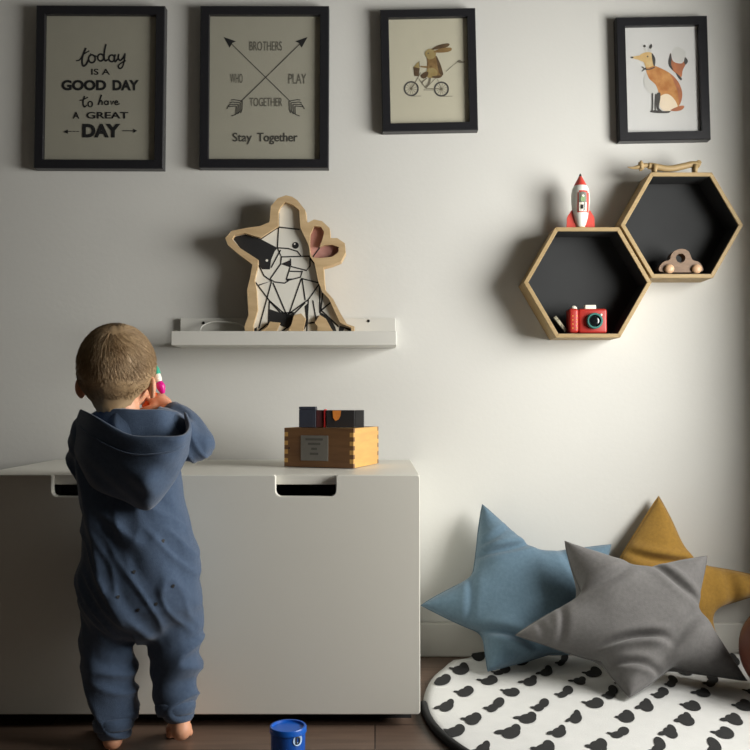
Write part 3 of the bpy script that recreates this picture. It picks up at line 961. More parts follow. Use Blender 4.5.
# leaning patterned stick
M_STICK = mat('pale_patterned_wood', rgb(196, 188, 160), 0.6, col2=rgb(120, 116, 96), noise_scale=140)
a0, a1 = P(553.2, 317.5, 2.244), P(564.5, 334.5, 2.244)
a1.z = cL.z - inL + 0.0055
st = thing('toy_stick', 'short pale patterned stick leaning in the corner beside the red camera', 'toy', tuple(a1))
ang = atan2(a1.z - a0.z, a1.x - a0.x)
ln = (a1 - a0).length
mb = MB(); mb.box(((a0 + a1) / 2 + Vector((0.003, 0, 0.002))), (ln, 0.008, 0.0085), M_STICK, bevel=0.0015, rot=Matrix.Rotation(-ang, 3, 'Y'))
mb.build('stick', st, inv=inv(st))

# ------------------------------------------------------------------ wooden box on the bench
bang = radians(-19)
near = ground(353.5, 468.5, BZ + 0.001)
box_c, box_s = 0.166, 0.170
R2 = Matrix.Rotation(bang, 3, 'Z')
ctr = near + R2 @ Vector((-box_c / 2, box_s / 2, 0))
BH = 0.087
wbox = thing('wooden_box', 'honey coloured wooden box with finger joints and grey label plate on the bench', 'box', (ctr.x, ctr.y, BZ + 0.0015), rotz=bang)
t = 0.009
a, b_ = box_c / 2, box_s / 2
nf = 9
M_OAK_SHADED = mat('box_front_wood_shaded', (0.20, 0.098, 0.037, 1), 0.5, col2=(0.145, 0.068, 0.026, 1), noise_scale=9, stretch=(2, 2, 14), bump=0.08)  # same wood as the short sides, darkened to carry the front's shade
def joint_panel(xdir):
    """board outline with fingers at both ends (length axis u, height v)"""
    L = a if xdir else b_
    st_ = BH / nf
    ptsR, ptsL = [], []
    for k in range(nf):
        full = (k % 2 == 0) == xdir
        x = L if full else L - t
        ptsR += [(x, k * st_), (x, (k + 1) * st_)]
        ptsL += [(-x, k * st_), (-x, (k + 1) * st_)]
    return ptsR + ptsL[::-1]
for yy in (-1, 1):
    mb = MB(); mb.prism([joint_panel(True)], lambda u, v, d: Vector((u, d, v)), yy * b_, yy * (b_ - t), M_OAK_SHADED)
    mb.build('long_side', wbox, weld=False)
for xx in (-1, 1):
    mb = MB(); mb.prism([joint_panel(False)], lambda u, v, d: Vector((d, u, v)), xx * a, xx * (a - t), M_OAKBOX)
    o = mb.build('short_side', wbox, weld=False)
mb = MB(); mb.box((0, 0, 0.004), (2 * a - 2 * t - 0.0006, 2 * b_ - 2 * t - 0.0006, 0.007), M_OAK_SHADED); mb.build('box_base', wbox)
mb = MB(); mb.box((0, 0, BH - 0.0055), (2 * a - 2 * t - 0.0006, 2 * b_ - 2 * t - 0.0006, 0.009), M_OAKBOX, bevel=0.001); mb.build('lid', wbox)
M_PLATE = mat('grey_label', (0.20, 0.19, 0.165, 1), 0.5, noise_amt=0.1, noise_scale=60)
M_PLATEINK = mat('label_ink', (0.11, 0.105, 0.09, 1), 0.6, noise_amt=0.1)
mb = MB()
px0 = -a + 0.0455
mb.box((px0 + 0.019 + 0.009, -b_ - 0.0007, BH * 0.49), (0.066, 0.0014, 0.056), M_PLATE, bevel=0.0005)
for q, (ww, yy) in enumerate(((0.042, 0.062), (0.030, 0.052), (0.014, 0.041), (0.02, 0.030))):
    mb.box((px0 + 0.028, -b_ - 0.0016, yy * BH / 0.087), (ww, 0.0004, 0.005), M_PLATEINK)
mb.build('label_plate', wbox)
mb = MB()
mb.lathe((-a + 0.012, -b_, BH * 0.48), [(0.0018, 0), (0.0018, 0.0008), (0.0008, 0.0014)], M_INK, 10, axis=(0, -1, 0)); mb.build('nail', wbox)

# blocks on the box
M_NAVY = mat('navy_paint', (0.020, 0.024, 0.038, 1), 0.5, noise_amt=0.2, noise_scale=40)
M_MAROON = mat('maroon_paint', (0.065, 0.015, 0.016, 1), 0.45, noise_amt=0.2, noise_scale=40)
M_REDEDGE = mat('bright_red_paint', rgb(190, 40, 44), 0.45, noise_amt=0.1)
M_CHAR = mat('charcoal_paint', (0.014, 0.013, 0.014, 1), 0.45, noise_amt=0.2)
M_CHAR2 = mat('slate_paint', (0.05, 0.05, 0.05, 1), 0.5, noise_amt=0.1)
M_ORG = mat('orange_wood', rgb(196, 118, 44), 0.5, noise_amt=0.25, noise_scale=60)
TZ = BZ + 0.0015 + BH + 0.0004
YB = near.y - 0.0 + 0.02
def px_box(px0, px1, h, Y, dep):
    x0, x1 = P(px0, 420, Y).x, P(px1, 420, Y).x
    return (x0 + x1) / 2, x1 - x0
Yb = 2.045
c0, w0 = px_box(299.5, 324.5, 0, Yb, 0)
blk = thing('toy_block', 'dark maroon toy block with navy end on top of the wooden box', 'toy', (c0, Yb + 0.03, TZ))
iv = inv(blk)
mb = MB(); cc, ww = px_box(316, 323.6, 0, Yb, 0); mb.box((cc, Yb + 0.03, TZ + 0.0195), (ww, 0.056, 0.039), M_MAROON, bevel=0.001); mb.build('block_body', blk, inv=iv)
mb = MB(); cc, ww = px_box(299, 315.5, 0, Yb - 0.002, 0); mb.box((cc, Yb + 0.0275, TZ + 0.044), (ww, 0.062, 0.006), M_NAVY, bevel=0.0008); mb.build('navy_cap', blk, inv=iv)
mb = MB(); cc, ww = px_box(299, 315.8, 0, Yb - 0.002, 0); mb.box((cc, Yb + 0.0275, TZ + 0.0203), (ww, 0.062, 0.0406), M_NAVY, bevel=0.0008); mb.build('navy_end', blk, inv=iv)
mb = MB(); cc, ww = px_box(323.8, 325.6, 0, Yb - 0.002, 0); mb.box((cc, Yb + 0.0285, TZ + 0.0205), (ww, 0.06, 0.041), M_REDEDGE, bevel=0.0006); mb.build('red_edge', blk, inv=iv)
c0, w0 = px_box(326.5, 364, 0, Yb, 0)
blk = thing('toy_block', 'long black toy block with orange patch on top of the wooden box', 'toy', (c0, Yb + 0.02, TZ))
iv = inv(blk)
mb = MB(); cc, ww = px_box(326.3, 354.6, 0, Yb - 0.004, 0); mb.box((cc, Yb + 0.02, TZ + 0.0195), (ww, 0.048, 0.039), M_CHAR, bevel=0.001); mb.build('block_body', blk, inv=iv)
mb = MB(); cc, ww = px_box(333, 341, 0, Yb - 0.006, 0)
mb.prism([[(-ww * 0.55, 0.0385), (ww * 0.5, 0.0385), (ww * 0.42, 0.026), (ww * 0.2, 0.018), (-ww * 0.2, 0.015), (-ww * 0.5, 0.022)]], lambda u, v, d: Vector((cc + u, d, TZ + v)), Yb - 0.0058, Yb - 0.0041, M_ORG)
mb.build('orange_patch', blk, inv=iv)
mb = MB(); cc, ww = px_box(354.9, 364, 0, Yb - 0.002, 0); mb.box((cc, Yb + 0.022, TZ + 0.0195), (ww, 0.046, 0.039), M_CHAR2, bevel=0.001); mb.build('grey_end', blk, inv=iv)

# ------------------------------------------------------------------ blue tub on the floor
tc_ = ground(288, 763)
tub = thing('plastic_tub', 'small blue plastic tub with white badge on the floor in front of the bench', 'tub', (tc_.x, tc_.y, 0.0005))
M_BLUE = mat('blue_plastic', rgb(16, 84, 178), 0.35, noise_amt=0.06, noise_scale=20)
M_BLUE2 = mat('blue_lid_plastic', rgb(20, 92, 190), 0.32, noise_amt=0.04, noise_scale=20)
M_BADGE = mat('white_badge', rgb(178, 205, 236), 0.4, noise_amt=0.03)
tr, th = 0.0310, 0.066
mb = MB(); mb.lathe((0, 0, 0), [(0.029, 0), (tr - 0.001, 0.003), (tr, th - 0.012)], M_BLUE, 40)
mb.build('tub_body', tub, smooth=True, angle=0.8)
mb = MB(); mb.lathe((0, 0, 0), [(tr + 0.0005, th - 0.0115), (tr + 0.002, th - 0.010), (tr + 0.002, th - 0.002), (tr + 0.0008, th), (tr - 0.0025, th), (tr - 0.0035, th - 0.0035), (0.02, th - 0.004), (0.001, th - 0.004)], M_BLUE2, 40)
mb.build('lid', tub, smooth=True, angle=0.7)
mb = MB()
ba = radians(-51)
def onb(u, v, d):
    aa = ba + u / (tr + 0.0002)
    r = tr + 0.0004 + d
    return Vector((r * cos(aa), r * sin(aa), 0.0485 + v))
mb.prism([[(0.0095 * cos(2 * pi * k / 24), 0.0095 * sin(2 * pi * k / 24)) for k in range(24)]], onb, 0.0006, 0.0, M_BADGE)
# letter D
KD = 1.25
mb.prism([[(x * KD, y * KD) for x, y in lp] for lp in ([(-0.0036, -0.0055), (0.0004, -0.0055), (0.0030, -0.0036), (0.0038, 0), (0.0030, 0.0036), (0.0004, 0.0055), (-0.0036, 0.0055)], [(-0.0018, -0.0038), (-0.0018, 0.0038), (0.0002, 0.0038), (0.0015, 0.0024), (0.0020, 0), (0.0015, -0.0024), (0.0002, -0.0038)])], onb, 0.0010, 0.0005, M_NAVY)
mb.build('badge', tub, weld=False)

# ------------------------------------------------------------------ rug
M_RUG = mat('white_cotton', (0.62, 0.62, 0.60, 1), 0.95, noise_amt=0.05, noise_scale=30, bump=0.3, bump_scale=300, sheen=0.2)
M_RUGK = mat('black_cotton_print', (0.016, 0.016, 0.016, 1), 0.95, noise_amt=0.15, noise_scale=200)
M_BIND = mat('black_binding', (0.012, 0.012, 0.012, 1), 0.9, noise_amt=0.1, noise_scale=200, bump=0.3)
RC, RR = Vector((0.650, 1.905)), 0.548
def rug_edge(a):
    x, y = RC.x + RR * cos(a), RC.y + RR * sin(a)
    # pushed up against the skirting and right wall
    y = min(y, 2.262 + 0.012 * sin(9 * x + 1))
    if x > 1.03 and y > 1.8:
        y = min(y, 1.985)
    if y > 2.1 and x < 0.34:
        y = min(y, 2.195 + 0.6 * max(0.0, x - 0.22))
        y -= 0.008 * sin((x - 0.1) * 40) * max(0, min(1, (y - 2.1) / 0.1))
    return Vector((x, y))
def rug_h(x, y):
    h_ = 0.010 + 0.003 * noise.noise(Vector((x * 5, y * 5, 0)))
    k = max(0, (y - 2.16) / 0.1)
    g = math.exp(-((x - 0.245) / 0.05) ** 2)
    h_ += min(k, 1.2) * (0.010 + 0.022 * g)
    kl = max(0, (y - 2.0) / 0.2) * max(0, (0.26 - x) / 0.1)
    h_ += 0.010 * min(1, kl)
    return h_
mb = MB()
NA, NRr = 120, 26
verts, faces = [], []
for j in range(NRr + 1):
    for i in range(NA):
        e_ = rug_edge(2 * pi * i / NA)
        c2 = Vector((RC.x, min(RC.y, 1.93)))
        q = c2 + (e_ - c2) * (j / NRr)
        verts.append(Vector((q.x, q.y, rug_h(q.x, q.y) if j < NRr else max(0.004, rug_h(q.x, q.y) - 0.003))))
for j in range(NRr):
    for i in range(NA):
        i2 = (i + 1) % NA
        faces.append([j * NA + i, j * NA + i2, (j + 1) * NA + i2, (j + 1) * NA + i])
bot = len(verts)
for i in range(NA):
    e_ = rug_edge(2 * pi * i / NA)
    verts.append(Vector((e_.x, e_.y, 0.0012)))
for i in range(NA):
    i2 = (i + 1) % NA
    faces.append([NRr * NA + i, NRr * NA + i2, bot + i2, bot + i])
faces.append([bot + i for i in range(NA)][::-1])
mb.add(verts, faces, M_RUG)
rnd = random.Random(11)
def blob(cx_, cy_, sc, ang_, kind):
    # a fat dab: body, one or two lobes and a short pointed tail
    parts = [(0.10, -0.06, 0.70, 0.40, 0.25), (0.55, 0.20, 0.46, 0.28, 0.6), (-0.66, -0.02, 0.42, 0.13, 0.1)]
    if kind == 1:
        parts = [(0.02, -0.08, 0.74, 0.38, 0.0), (0.48, 0.06, 0.52, 0.36, 0.3), (-0.62, 0.12, 0.34, 0.12, -0.3)]
    elif kind == 2:
        parts = [(-0.30, -0.16, 0.62, 0.26, 0.25), (0.45, 0.16, 0.60, 0.32, 0.45), (-0.76, -0.10, 0.30, 0.12, -0.2)]
    ca, sa = cos(ang_), sin(ang_)
    c2 = Vector((RC.x, RC.y))
    for pi_, (ox, oy, ra, rb_, ro) in enumerate(parts):
        ra *= rnd.uniform(0.9, 1.15); rb_ *= rnd.uniform(0.9, 1.15)
        pts = []
        for q in range(18):
            t_ = 2 * pi * q / 18
            ex, ey = ra * cos(t_), rb_ * sin(t_)
            x, y = ox + ex * cos(ro) - ey * sin(ro), oy + ex * sin(ro) + ey * cos(ro)
            pts.append(Vector((cx_ + sc * (x * ca - y * sa), cy_ + sc * 2.9 * (x * sa + y * ca))))
        clipped = []
        for q in pts:
            e_ = rug_edge(atan2(q.y - RC.y, q.x - RC.x)) - c2
            d = q - c2
            lim = e_.length - 0.012
            if d.length > lim:
                q = c2 + d * (lim / d.length)
            clipped.append(q)
        cc = sum(clipped, Vector((0, 0))) / len(clipped)
        if max((q - cc).length for q in clipped) < sc * 0.12:
            continue
        n = len(clipped)
        zo = 0.0012 + 0.0001 * pi_
        vs_ = [Vector((cc.x, cc.y, 0))]
        for f in (0.5, 1.0):
            vs_ += [Vector((cc.x + (q.x - cc.x) * f, cc.y + (q.y - cc.y) * f, 0)) for q in clipped]
        for v in vs_:
            v.z = rug_h(v.x, v.y) + zo
        fs = [[0, 1 + i, 1 + (i + 1) % n] for i in range(n)]
        fs += [[1 + i, 1 + n + i, 1 + n + (i + 1) % n, 1 + (i + 1) % n] for i in range(n)]
        mb.add(vs_, fs, M_RUGK)
row = 0
yy = 1.36
while yy < 2.30:
    xx = 0.095 + (0.052 if row % 2 else 0.0)
    while xx < 1.05:
        bx, by = xx + rnd.uniform(-0.009, 0.009), yy + rnd.uniform(-0.009, 0.009)
        if (Vector((bx, by)) - Vector((RC.x, RC.y))).length < RR - 0.006 and bx < 1.0:
            blob(bx, by, rnd.uniform(0.0215, 0.0260), rnd.uniform(-0.05, 0.3), rnd.choice((0, 1, 2, 0, 1)))
        xx += 0.104
    yy += 0.078
    row += 1
rug = mb.build('rug', None, smooth=True, weld=False)
rugroot = thing('round_rug', 'round white rug with black brush dab pattern under the star cushions', 'rug', (RC.x, RC.y, 0))
rug.name = 'rug_cloth'; rug.parent = rugroot; rug.data.name = 'rug_cloth'
rug.data.transform(ROOTM[rugroot.name])
mb = MB()
pts = []
for i in range(84, 150):
    e_ = rug_edge(2 * pi * i / 200 + 0.0)
    pts.append(Vector((e_.x, e_.y, 0.0085)))
pts2 = []
for i in range(0, 90):
    a_ = pi * 0.995 + (pi * 1.0) * i / 89
    e_ = rug_edge(a_)
    pts2.append(Vector((e_.x, e_.y, 0.0092)))
mb.tube(pts2, 0.0085, M_BIND, 10)
bo = mb.build('rug_binding', rugroot, smooth=True, inv=inv(rugroot))
bo['label'] = 'black edge binding'

# ------------------------------------------------------------------ star cushions
def fabric(name, col, col2, sc=120):
    return mat(name, col, 0.92, col2=col2, noise_scale=sc, bump=0.35, bump_scale=420, sheen=0.15)
M_CUSHB = fabric('blue_cushion_cotton', (0.108, 0.178, 0.235, 1), (0.088, 0.150, 0.204, 1))
M_CUSHG = fabric('grey_cushion_velvet', (0.135, 0.129, 0.125, 1), (0.112, 0.107, 0.104, 1))
M_CUSHY = fabric('mustard_cushion_velvet', (0.32, 0.175, 0.024, 1), (0.265, 0.142, 0.019, 1))
def star(label, tips, centre, m, thick=0.075, inner=0.53, folds=(), seed=0, own=None, bow=0.0030):
    tips = [Vector(t) for t in tips]
    c = Vector(centre)
    root = thing('star_cushion', label, 'cushion', (c.x, c.y, min(t.z for t in tips)))
    # average plane normal facing the camera
    nrm = Vector((0, 0, 0))
    for k in range(5):
        nrm += (tips[k] - c).cross(tips[(k + 1) % 5] - c)
    nrm.normalize()
    if nrm.y > 0:
        nrm = -nrm
    inn = []
    for k in range(5):
        mid = (tips[k] + tips[(k + 1) % 5]) / 2 - c
        # inner corner of the star
        inn.append(Vector(own[k]) if own and k in own else c + mid * (inner / 0.809))
    N = 30
    key = {}
    vs_, info, fs = [], [], []
    def vid(p, s_, arm, side):
        kk = (round(p.x, 5), round(p.y, 5), round(p.z, 5), side if s_ > 1e-6 else 0)
        if kk not in key:
            key[kk] = len(vs_)
            vs_.append(p.copy()); info.append((s_, arm, side if s_ > 1e-6 else 0))
        return key[kk]
    for side in (1, -1):
        for k in range(5):
            for (A, B) in ((tips[k], inn[k]), (inn[k - 1], tips[k])):
                grid = {}
                for i in range(N + 1):
                    for j in range(N + 1 - i):
                        l = N - i - j      # weight of centre
                        p = (c * l + A * i + B * j) / N
                        wt = i if A is tips[k] else j
                        grid[i, j] = vid(p, l / N, (k, wt / N), side)
                for i in range(N):
                    for j in range(N - i):
                        t1 = [grid[i, j], grid[i + 1, j], grid[i, j + 1]]
                        fs.append(t1 if side == 1 else t1[::-1])
                        if i + j < N - 1:
                            t2 = [grid[i + 1, j], grid[i + 1, j + 1], grid[i, j + 1]]
                            fs.append(t2 if side == 1 else t2[::-1])
    # inflate: smooth height field over the star
    nb = [set() for _ in vs_]
    for f in fs:
        for q in range(3):
            nb[f[q]].add(f[(q + 1) % 3]); nb[f[q]].add(f[q - 1])
    # a stuffed membrane: relax to a domed pressure shape pinned at the seam
    n_v = len(vs_)
    wdt = max(len(q) for q in nb)
    idx = np.full((n_v, wdt), -1, dtype=int)
    for i, q in enumerate(nb):
        idx[i, :len(q)] = list(q)
    msk = (idx >= 0).astype(float)
    cnt = msk.sum(1)
    free = np.array([0.0 if i_[2] == 0 else 1.0 for i_ in info])
    u = np.zeros(n_v)
    for it in range(1500):
        u = ((u[idx] * msk).sum(1) / cnt + 0.001) * free
    H = list(1.05 * thick * (u / u.max()) ** 0.56)
    base = np.array([tuple(p) for p in vs_])
    pin = base.copy()
    for it in range(300):
        avg = (base[idx] * msk[:, :, None]).sum(1) / cnt[:, None]
        base = np.where(free[:, None] > 0, avg, pin)
    vs_ = [Vector(q) for q in base]
    out_ = []
    for i, p in enumerate(vs_):
        s_, (k, wt), side = info[i]
        h_ = H[i]
        # creases across the arms
        fold = 0.0
        for (fk, d0, amp, wid, tilt_) in folds:
            ax = (tips[fk] - c)
            L = ax.length
            axn = ax / L
            d = (p - c).dot(axn) / L
            lat = ((p - c) - axn * (p - c).dot(axn)).dot(nrm.cross(axn)) / L
            if d > -0.05:
                x_ = (d - d0 - tilt_ * lat - 0.35 * lat * lat) / wid
                fold += amp * 1.25 * (-math.exp(-x_ * x_ * 1.5) + 0.7 * math.exp(-(x_ - 1.5) ** 2) + 0.3 * math.exp(-(x_ + 1.6) ** 2)) * max(0, 1 - (lat / 0.42) ** 2)
        wr = 0.004 * noise.noise(p * 16 + Vector((seed, 0, 0))) + 0.010 * noise.noise(p * 6 + Vector((0, seed, 0)))
        edge = min(1, h_ / (0.4 * thick))
        pw = 0.004 * Vector((noise.noise(p * 9 + Vector((seed, 5, 0))), 0, noise.noise(p * 9 + Vector((seed, 0, 9)))))
        ea, eb = wt, max(0.0, 1 - s_ - wt)
        axn_ = (tips[k] - c).normalized()
        lt_ = (p - c) - axn_ * (p - c).dot(axn_)
        if lt_.length > 1e-6:
            pw = pw + lt_.normalized() * bow * 4 * ea * eb * (1 - s_)
        out_.append(p + pw + nrm * side * max(0.0, h_ + (wr + (fold if side == 1 else 0)) * edge))
    mb_ = MB(); mb_.add(out_, fs, m)
    body_ = mb_.build('cushion_cover', root, smooth=True, inv=inv(root), weld=False)
    # seam piping round the outline
    loop = []
    for k in range(5):
        for (A, B) in ((inn[k - 1], tips[k]), (tips[k], inn[k])):
            for q in range(10):
                p = A + (B - A) * q / 10
                pw = 0.004 * Vector((noise.noise(p * 9 + Vector((seed, 5, 0))), 0, noise.noise(p * 9 + Vector((seed, 0, 9)))))
                t_ = q / 10
                axn_ = (tips[k] - c).normalized()
                lt_ = (p - c) - axn_ * (p - c).dot(axn_)
                if lt_.length > 1e-6:
                    pw = pw + lt_.normalized() * bow * 4 * t_ * (1 - t_)
                loop.append(p + pw)
    loop.append(loop[0])
    mb_ = MB(); mb_.tube(loop, 0.0016, m, 6, caps=False)
    mb_.build('seam', root, smooth=True, inv=inv(root))
    return root

star('muted blue star cushion leaning on the wall beside the bench',
     [P(482, 504, 2.262), P(421.5, 606, 2.205), ground(488, 671, 0.024), P(584, 652, 2.165), P(610, 545, 2.268)],
     P(520, 594, 2.205), M_CUSHB, thick=0.066, own={0: P(473, 578, 2.235), 1: P(484, 633, 2.185), 2: P(548, 655, 2.165), 3: P(592, 600, 2.21), 4: P(537, 556, 2.25)},
     folds=[(0, 0.44, 0.013, 0.045, 0.15), (0, 0.62, 0.006, 0.04, -0.2), (1, 0.52, 0.006, 0.05, 0.2), (2, 0.52, 0.016, 0.06, -0.2), (4, 0.5, 0.006, 0.05, 0.1)], seed=3)
star('mustard yellow star cushion standing in the corner behind the grey one',
     [P(659, 496, 2.285), P(618, 600, 2.235), P(640, 655, 2.21), P(722, 650, 2.20), P(790, 584, 2.215)],
     P(668, 596, 2.222), M_CUSHY, thick=0.046, own={0: P(620, 559, 2.25), 4: P(690, 563, 2.25), 3: P(706, 610, 2.215)},
     folds=[(0, 0.34, 0.010, 0.05, 0.12), (4, 0.5, 0.008, 0.06, 0.0)], seed=8)
star('grey velvet star cushion in front lying across the rug',
     [P(565, 541, 2.11), P(515, 635, 2.035), ground(629, 697, 0.022), ground(748, 681, 0.030), P(706.5, 556, 2.11)],
     P(631, 617, 2.055), M_CUSHG, thick=0.064, own={0: P(583, 597, 2.075), 1: P(601, 661, 2.022), 2: P(672, 667, 2.03), 3: P(694, 612, 2.08), 4: P(637, 571, 2.10)},
     folds=[(0, 0.40, 0.009, 0.06, 0.2), (1, 0.62, 0.006, 0.035, 0.25), (1, 0.80, 0.004, 0.03, -0.2), (2, 0.30, 0.018, 0.05, -0.35), (2, 0.60, 0.010, 0.045, -0.15), (3, 0.35, 0.010, 0.07, 0.3), (4, 0.48, 0.009, 0.05, -0.15)], seed=15)

# ------------------------------------------------------------------ ball at the right edge
M_BALL = mat('rust_ball', rgb(112, 62, 34), 0.5, col2=rgb(84, 38, 30), noise_scale=7)
M_BALL2 = mat('cream_band', rgb(128, 96, 70), 0.5, noise_amt=0.1)
bc = P(742, 625, 1.93); br = 0.105
ball = thing('ball', 'rust coloured round ball at the right edge behind the grey cushion', 'ball', (bc.x + br, 1.93, rug_h(1.0, 1.93)))
iv = inv(ball)
c = Vector((bc.x + br, 1.93, rug_h(1.0, 1.93) + br))
if c.x + br > WALL_X - 0.004:
    c.x = WALL_X - 0.004 - br
mb = MB(); mb.ball(c, br, M_BALL, 40, 24); mb.build('ball_shell', ball, smooth=True, inv=iv)
mb = MB(); mb.lathe(c, [(sqrt(br * br - h_ * h_) + 0.0008, h_) for h_ in (-0.012, -0.006, 0, 0.006, 0.012)], M_BALL2, 40, axis=Vector((0.75, -0.35, 0.55))); mb.build('band', ball, smooth=True, inv=iv)

# ------------------------------------------------------------------ the child
exec_child = True
M_SKIN = mat('skin', rgb(226, 170, 136), 0.55, col2=rgb(216, 154, 120), noise_scale=30)
MATS['skin'].node_tree.nodes['Principled BSDF'].inputs['Subsurface Weight'].default_value = 0.12
MATS['skin'].node_tree.nodes['Principled BSDF'].inputs['Subsurface Radius'].default_value = (0.02, 0.007, 0.004)
M_SUIT = mat('blue_jersey', (0.056, 0.090, 0.152, 1), 0.95, col2=(0.044, 0.073, 0.128, 1), noise_scale=160, bump=0.4, bump_scale=700, sheen=0.25)
M_HAIR = mat('light_brown_hair', (0.40, 0.275, 0.150, 1), 0.55, col2=(0.30, 0.195, 0.100, 1), noise_scale=60)
M_EYE = mat('eye_white', (0.8, 0.8, 0.78, 1), 0.2, noise_amt=0.02)
M_IRIS = mat('iris', (0.06, 0.09, 0.12, 1), 0.2, noise_amt=0.1)
CYc = 1.705
child = thing('person', 'toddler with light brown hair in blue hooded jumpsuit standing barefoot at the bench, back turned', 'person', (P(140, 600, CYc).x, CYc, 0))
iv = inv(child)
K = CYc / FPX
def C(px, py, dy=0.0):
    return P(px, py, CYc + dy)

def ellring(c, rx, ry, n=24, tilt=0.0):
    return [Vector((c.x + rx * cos(2 * pi * k / n), c.y + ry * sin(2 * pi * k / n), c.z + tilt * sin(2 * pi * k / n))) for k in range(n)]
def loft(mb_, rings, m):
    n = len(rings[0])
    vs_ = [p for r in rings for p in r]
    fs = []
    for i in range(len(rings) - 1):
        for k in range(n):
            k2 = (k + 1) % n
            fs.append([i * n + k, i * n + k2, (i + 1) * n + k2, (i + 1) * n + k])
    fs.append(list(range(n))[::-1]); fs.append([(len(rings) - 1) * n + k for k in range(n)])
    mb_.add(vs_, fs, m)
def limb(mb_, pts, rad, m=None, seg=16, n=5):
    """rounded tapered chain"""
    m = m or M_SKIN
    cp = catmull(pts, n)
    rr = [r.x for r in catmull([(r, 0, 0) for r in rad], n)]
    mb_.tube(cp, rr, m, seg)
    mb_.ball(cp[0], rr[0], m, 16, 10); mb_.ball(cp[-1], rr[-1], m, 16, 10)

# --- landmarks
headc = C(117, 367, 0.005)
L_sh, R_sh = C(90, 436), C(166, 432)
L_el, R_el = C(90, 464, 0.03), C(200, 447, 0.015)
L_wr = P(93, 459, 1.805); L_wr.z = 0.530
R_wr = C(169, 411, 0.055)
L_hip, R_hip = C(108, 628), C(174, 628)
L_kn, R_kn = C(110, 680, 0.012), C(172, 676, 0.012)
L_an, R_an = C(114, 734, -0.003), C(179, 723, -0.013)
L_an.z = 0.040
R_an.z = 0.058

# --- body skin
sk = MB()
sk.ball(headc, (0.0665, 0.080, 0.0765), M_SKIN, 32, 20)
sk.ball(headc + Vector((0, 0.028, -0.030)), (0.055, 0.052, 0.056), M_SKIN, 24, 14)           # face
sk.ball(headc + Vector((0, 0.050, -0.060)), (0.026, 0.022, 0.018), M_SKIN)                    # chin
for sx in (-1, 1):
    sk.ball(headc + Vector((sx * 0.034, 0.052, -0.040)), (0.022, 0.020, 0.020), M_SKIN)       # cheeks
    e0 = headc + Vector((sx * 0.0675, -0.002, -0.038))
    sk.ball(e0, (0.007, 0.015, 0.021), M_SKIN, 16, 12, rot=Matrix.Rotation(sx * 0.45, 3, 'Z'))
    sk.ball(e0 + Vector((0, 0.003, -0.014)), (0.006, 0.009, 0.009), M_SKIN, 12, 8)
sk.ball(headc + Vector((0, 0.084, -0.034)), (0.008, 0.009, 0.008), M_SKIN)                    # nose
sk.ball(headc + Vector((0, 0.079, -0.024)), (0.006, 0.007, 0.014), M_SKIN)
sk.ball(headc + Vector((0, 0.076, -0.053)), (0.014, 0.006, 0.004), M_SKIN)                    # lips
sk.ball(headc + Vector((0, 0.075, -0.059)), (0.011, 0.006, 0.004), M_SKIN)
limb(sk, [headc + Vector((0, -0.004, -0.05)), C(118, 408, 0.0), C(120, 428, 0.0)], [0.046, 0.040, 0.046])
loft(sk, [ellring(C(126, 425), 0.055, 0.04), ellring(C(128, 445), 0.075, 0.055), ellring(C(132, 500), 0.075, 0.062), ellring(C(138, 560), 0.085, 0.072), ellring(C(140, 600), 0.090, 0.065), ellring(C(141, 618), 0.06, 0.04)], M_SKIN)
limb(sk, [L_sh, L_el, L_wr], [0.030, 0.025, 0.017])
limb(sk, [R_sh, R_el + Vector((-0.006, 0, 0.004)), R_wr], [0.028, 0.018, 0.016])
limb(sk, [L_hip, L_kn, L_an], [0.042, 0.036, 0.022])
limb(sk, [R_hip, R_kn, R_an], [0.042, 0.036, 0.022])
# feet: left flat, right up on the toes
def foot(an, tip, heel, big):
    heel, tip = Vector(heel), Vector(tip)
    d = (tip - heel); d.z = 0
    dn = d.normalized(); sd = Vector((dn.y, -dn.x, 0))
    limb(sk, [an, heel + Vector((0, 0, 0.004))], [0.021, 0.017])
    sk.ball(heel, (0.0185, 0.0195, 0.018), M_SKIN)
    ballp = heel + (tip - heel) * 0.66
    limb(sk, [heel, heel + (tip - heel) * 0.35 + Vector((0, 0, 0.006)), ballp], [0.018, 0.017, 0.013])
    for q, off_ in enumerate((-0.010, 0.008)):
        sk.ball(ballp + sd * off_, (0.016, 0.018, 0.012), M_SKIN)
    for q in range(5):
        off_ = (-0.019 + 0.0092 * q) * (1 if big > 0 else -1)
        r = 0.0074 if q == 0 else 0.0056
        ln_ = 0.036 - 0.0035 * q
        b0 = ballp + sd * off_
        b0.z = 0.010
        e1 = b0 + dn * ln_
        e1.z = r + 0.0005
        limb(sk, [b0, e1], [0.0075, r], n=2)
foot(L_an, (P(112, 700, 1.78).x - 0.004, 1.783, 0.012), (ground(118.5, 742).x, 1.690, 0.0185), 1)
foot(R_an, (P(178, 700, 1.775).x, 1.778, 0.012), (P(181, 729, 1.675).x, 1.678, 0.040), -1)
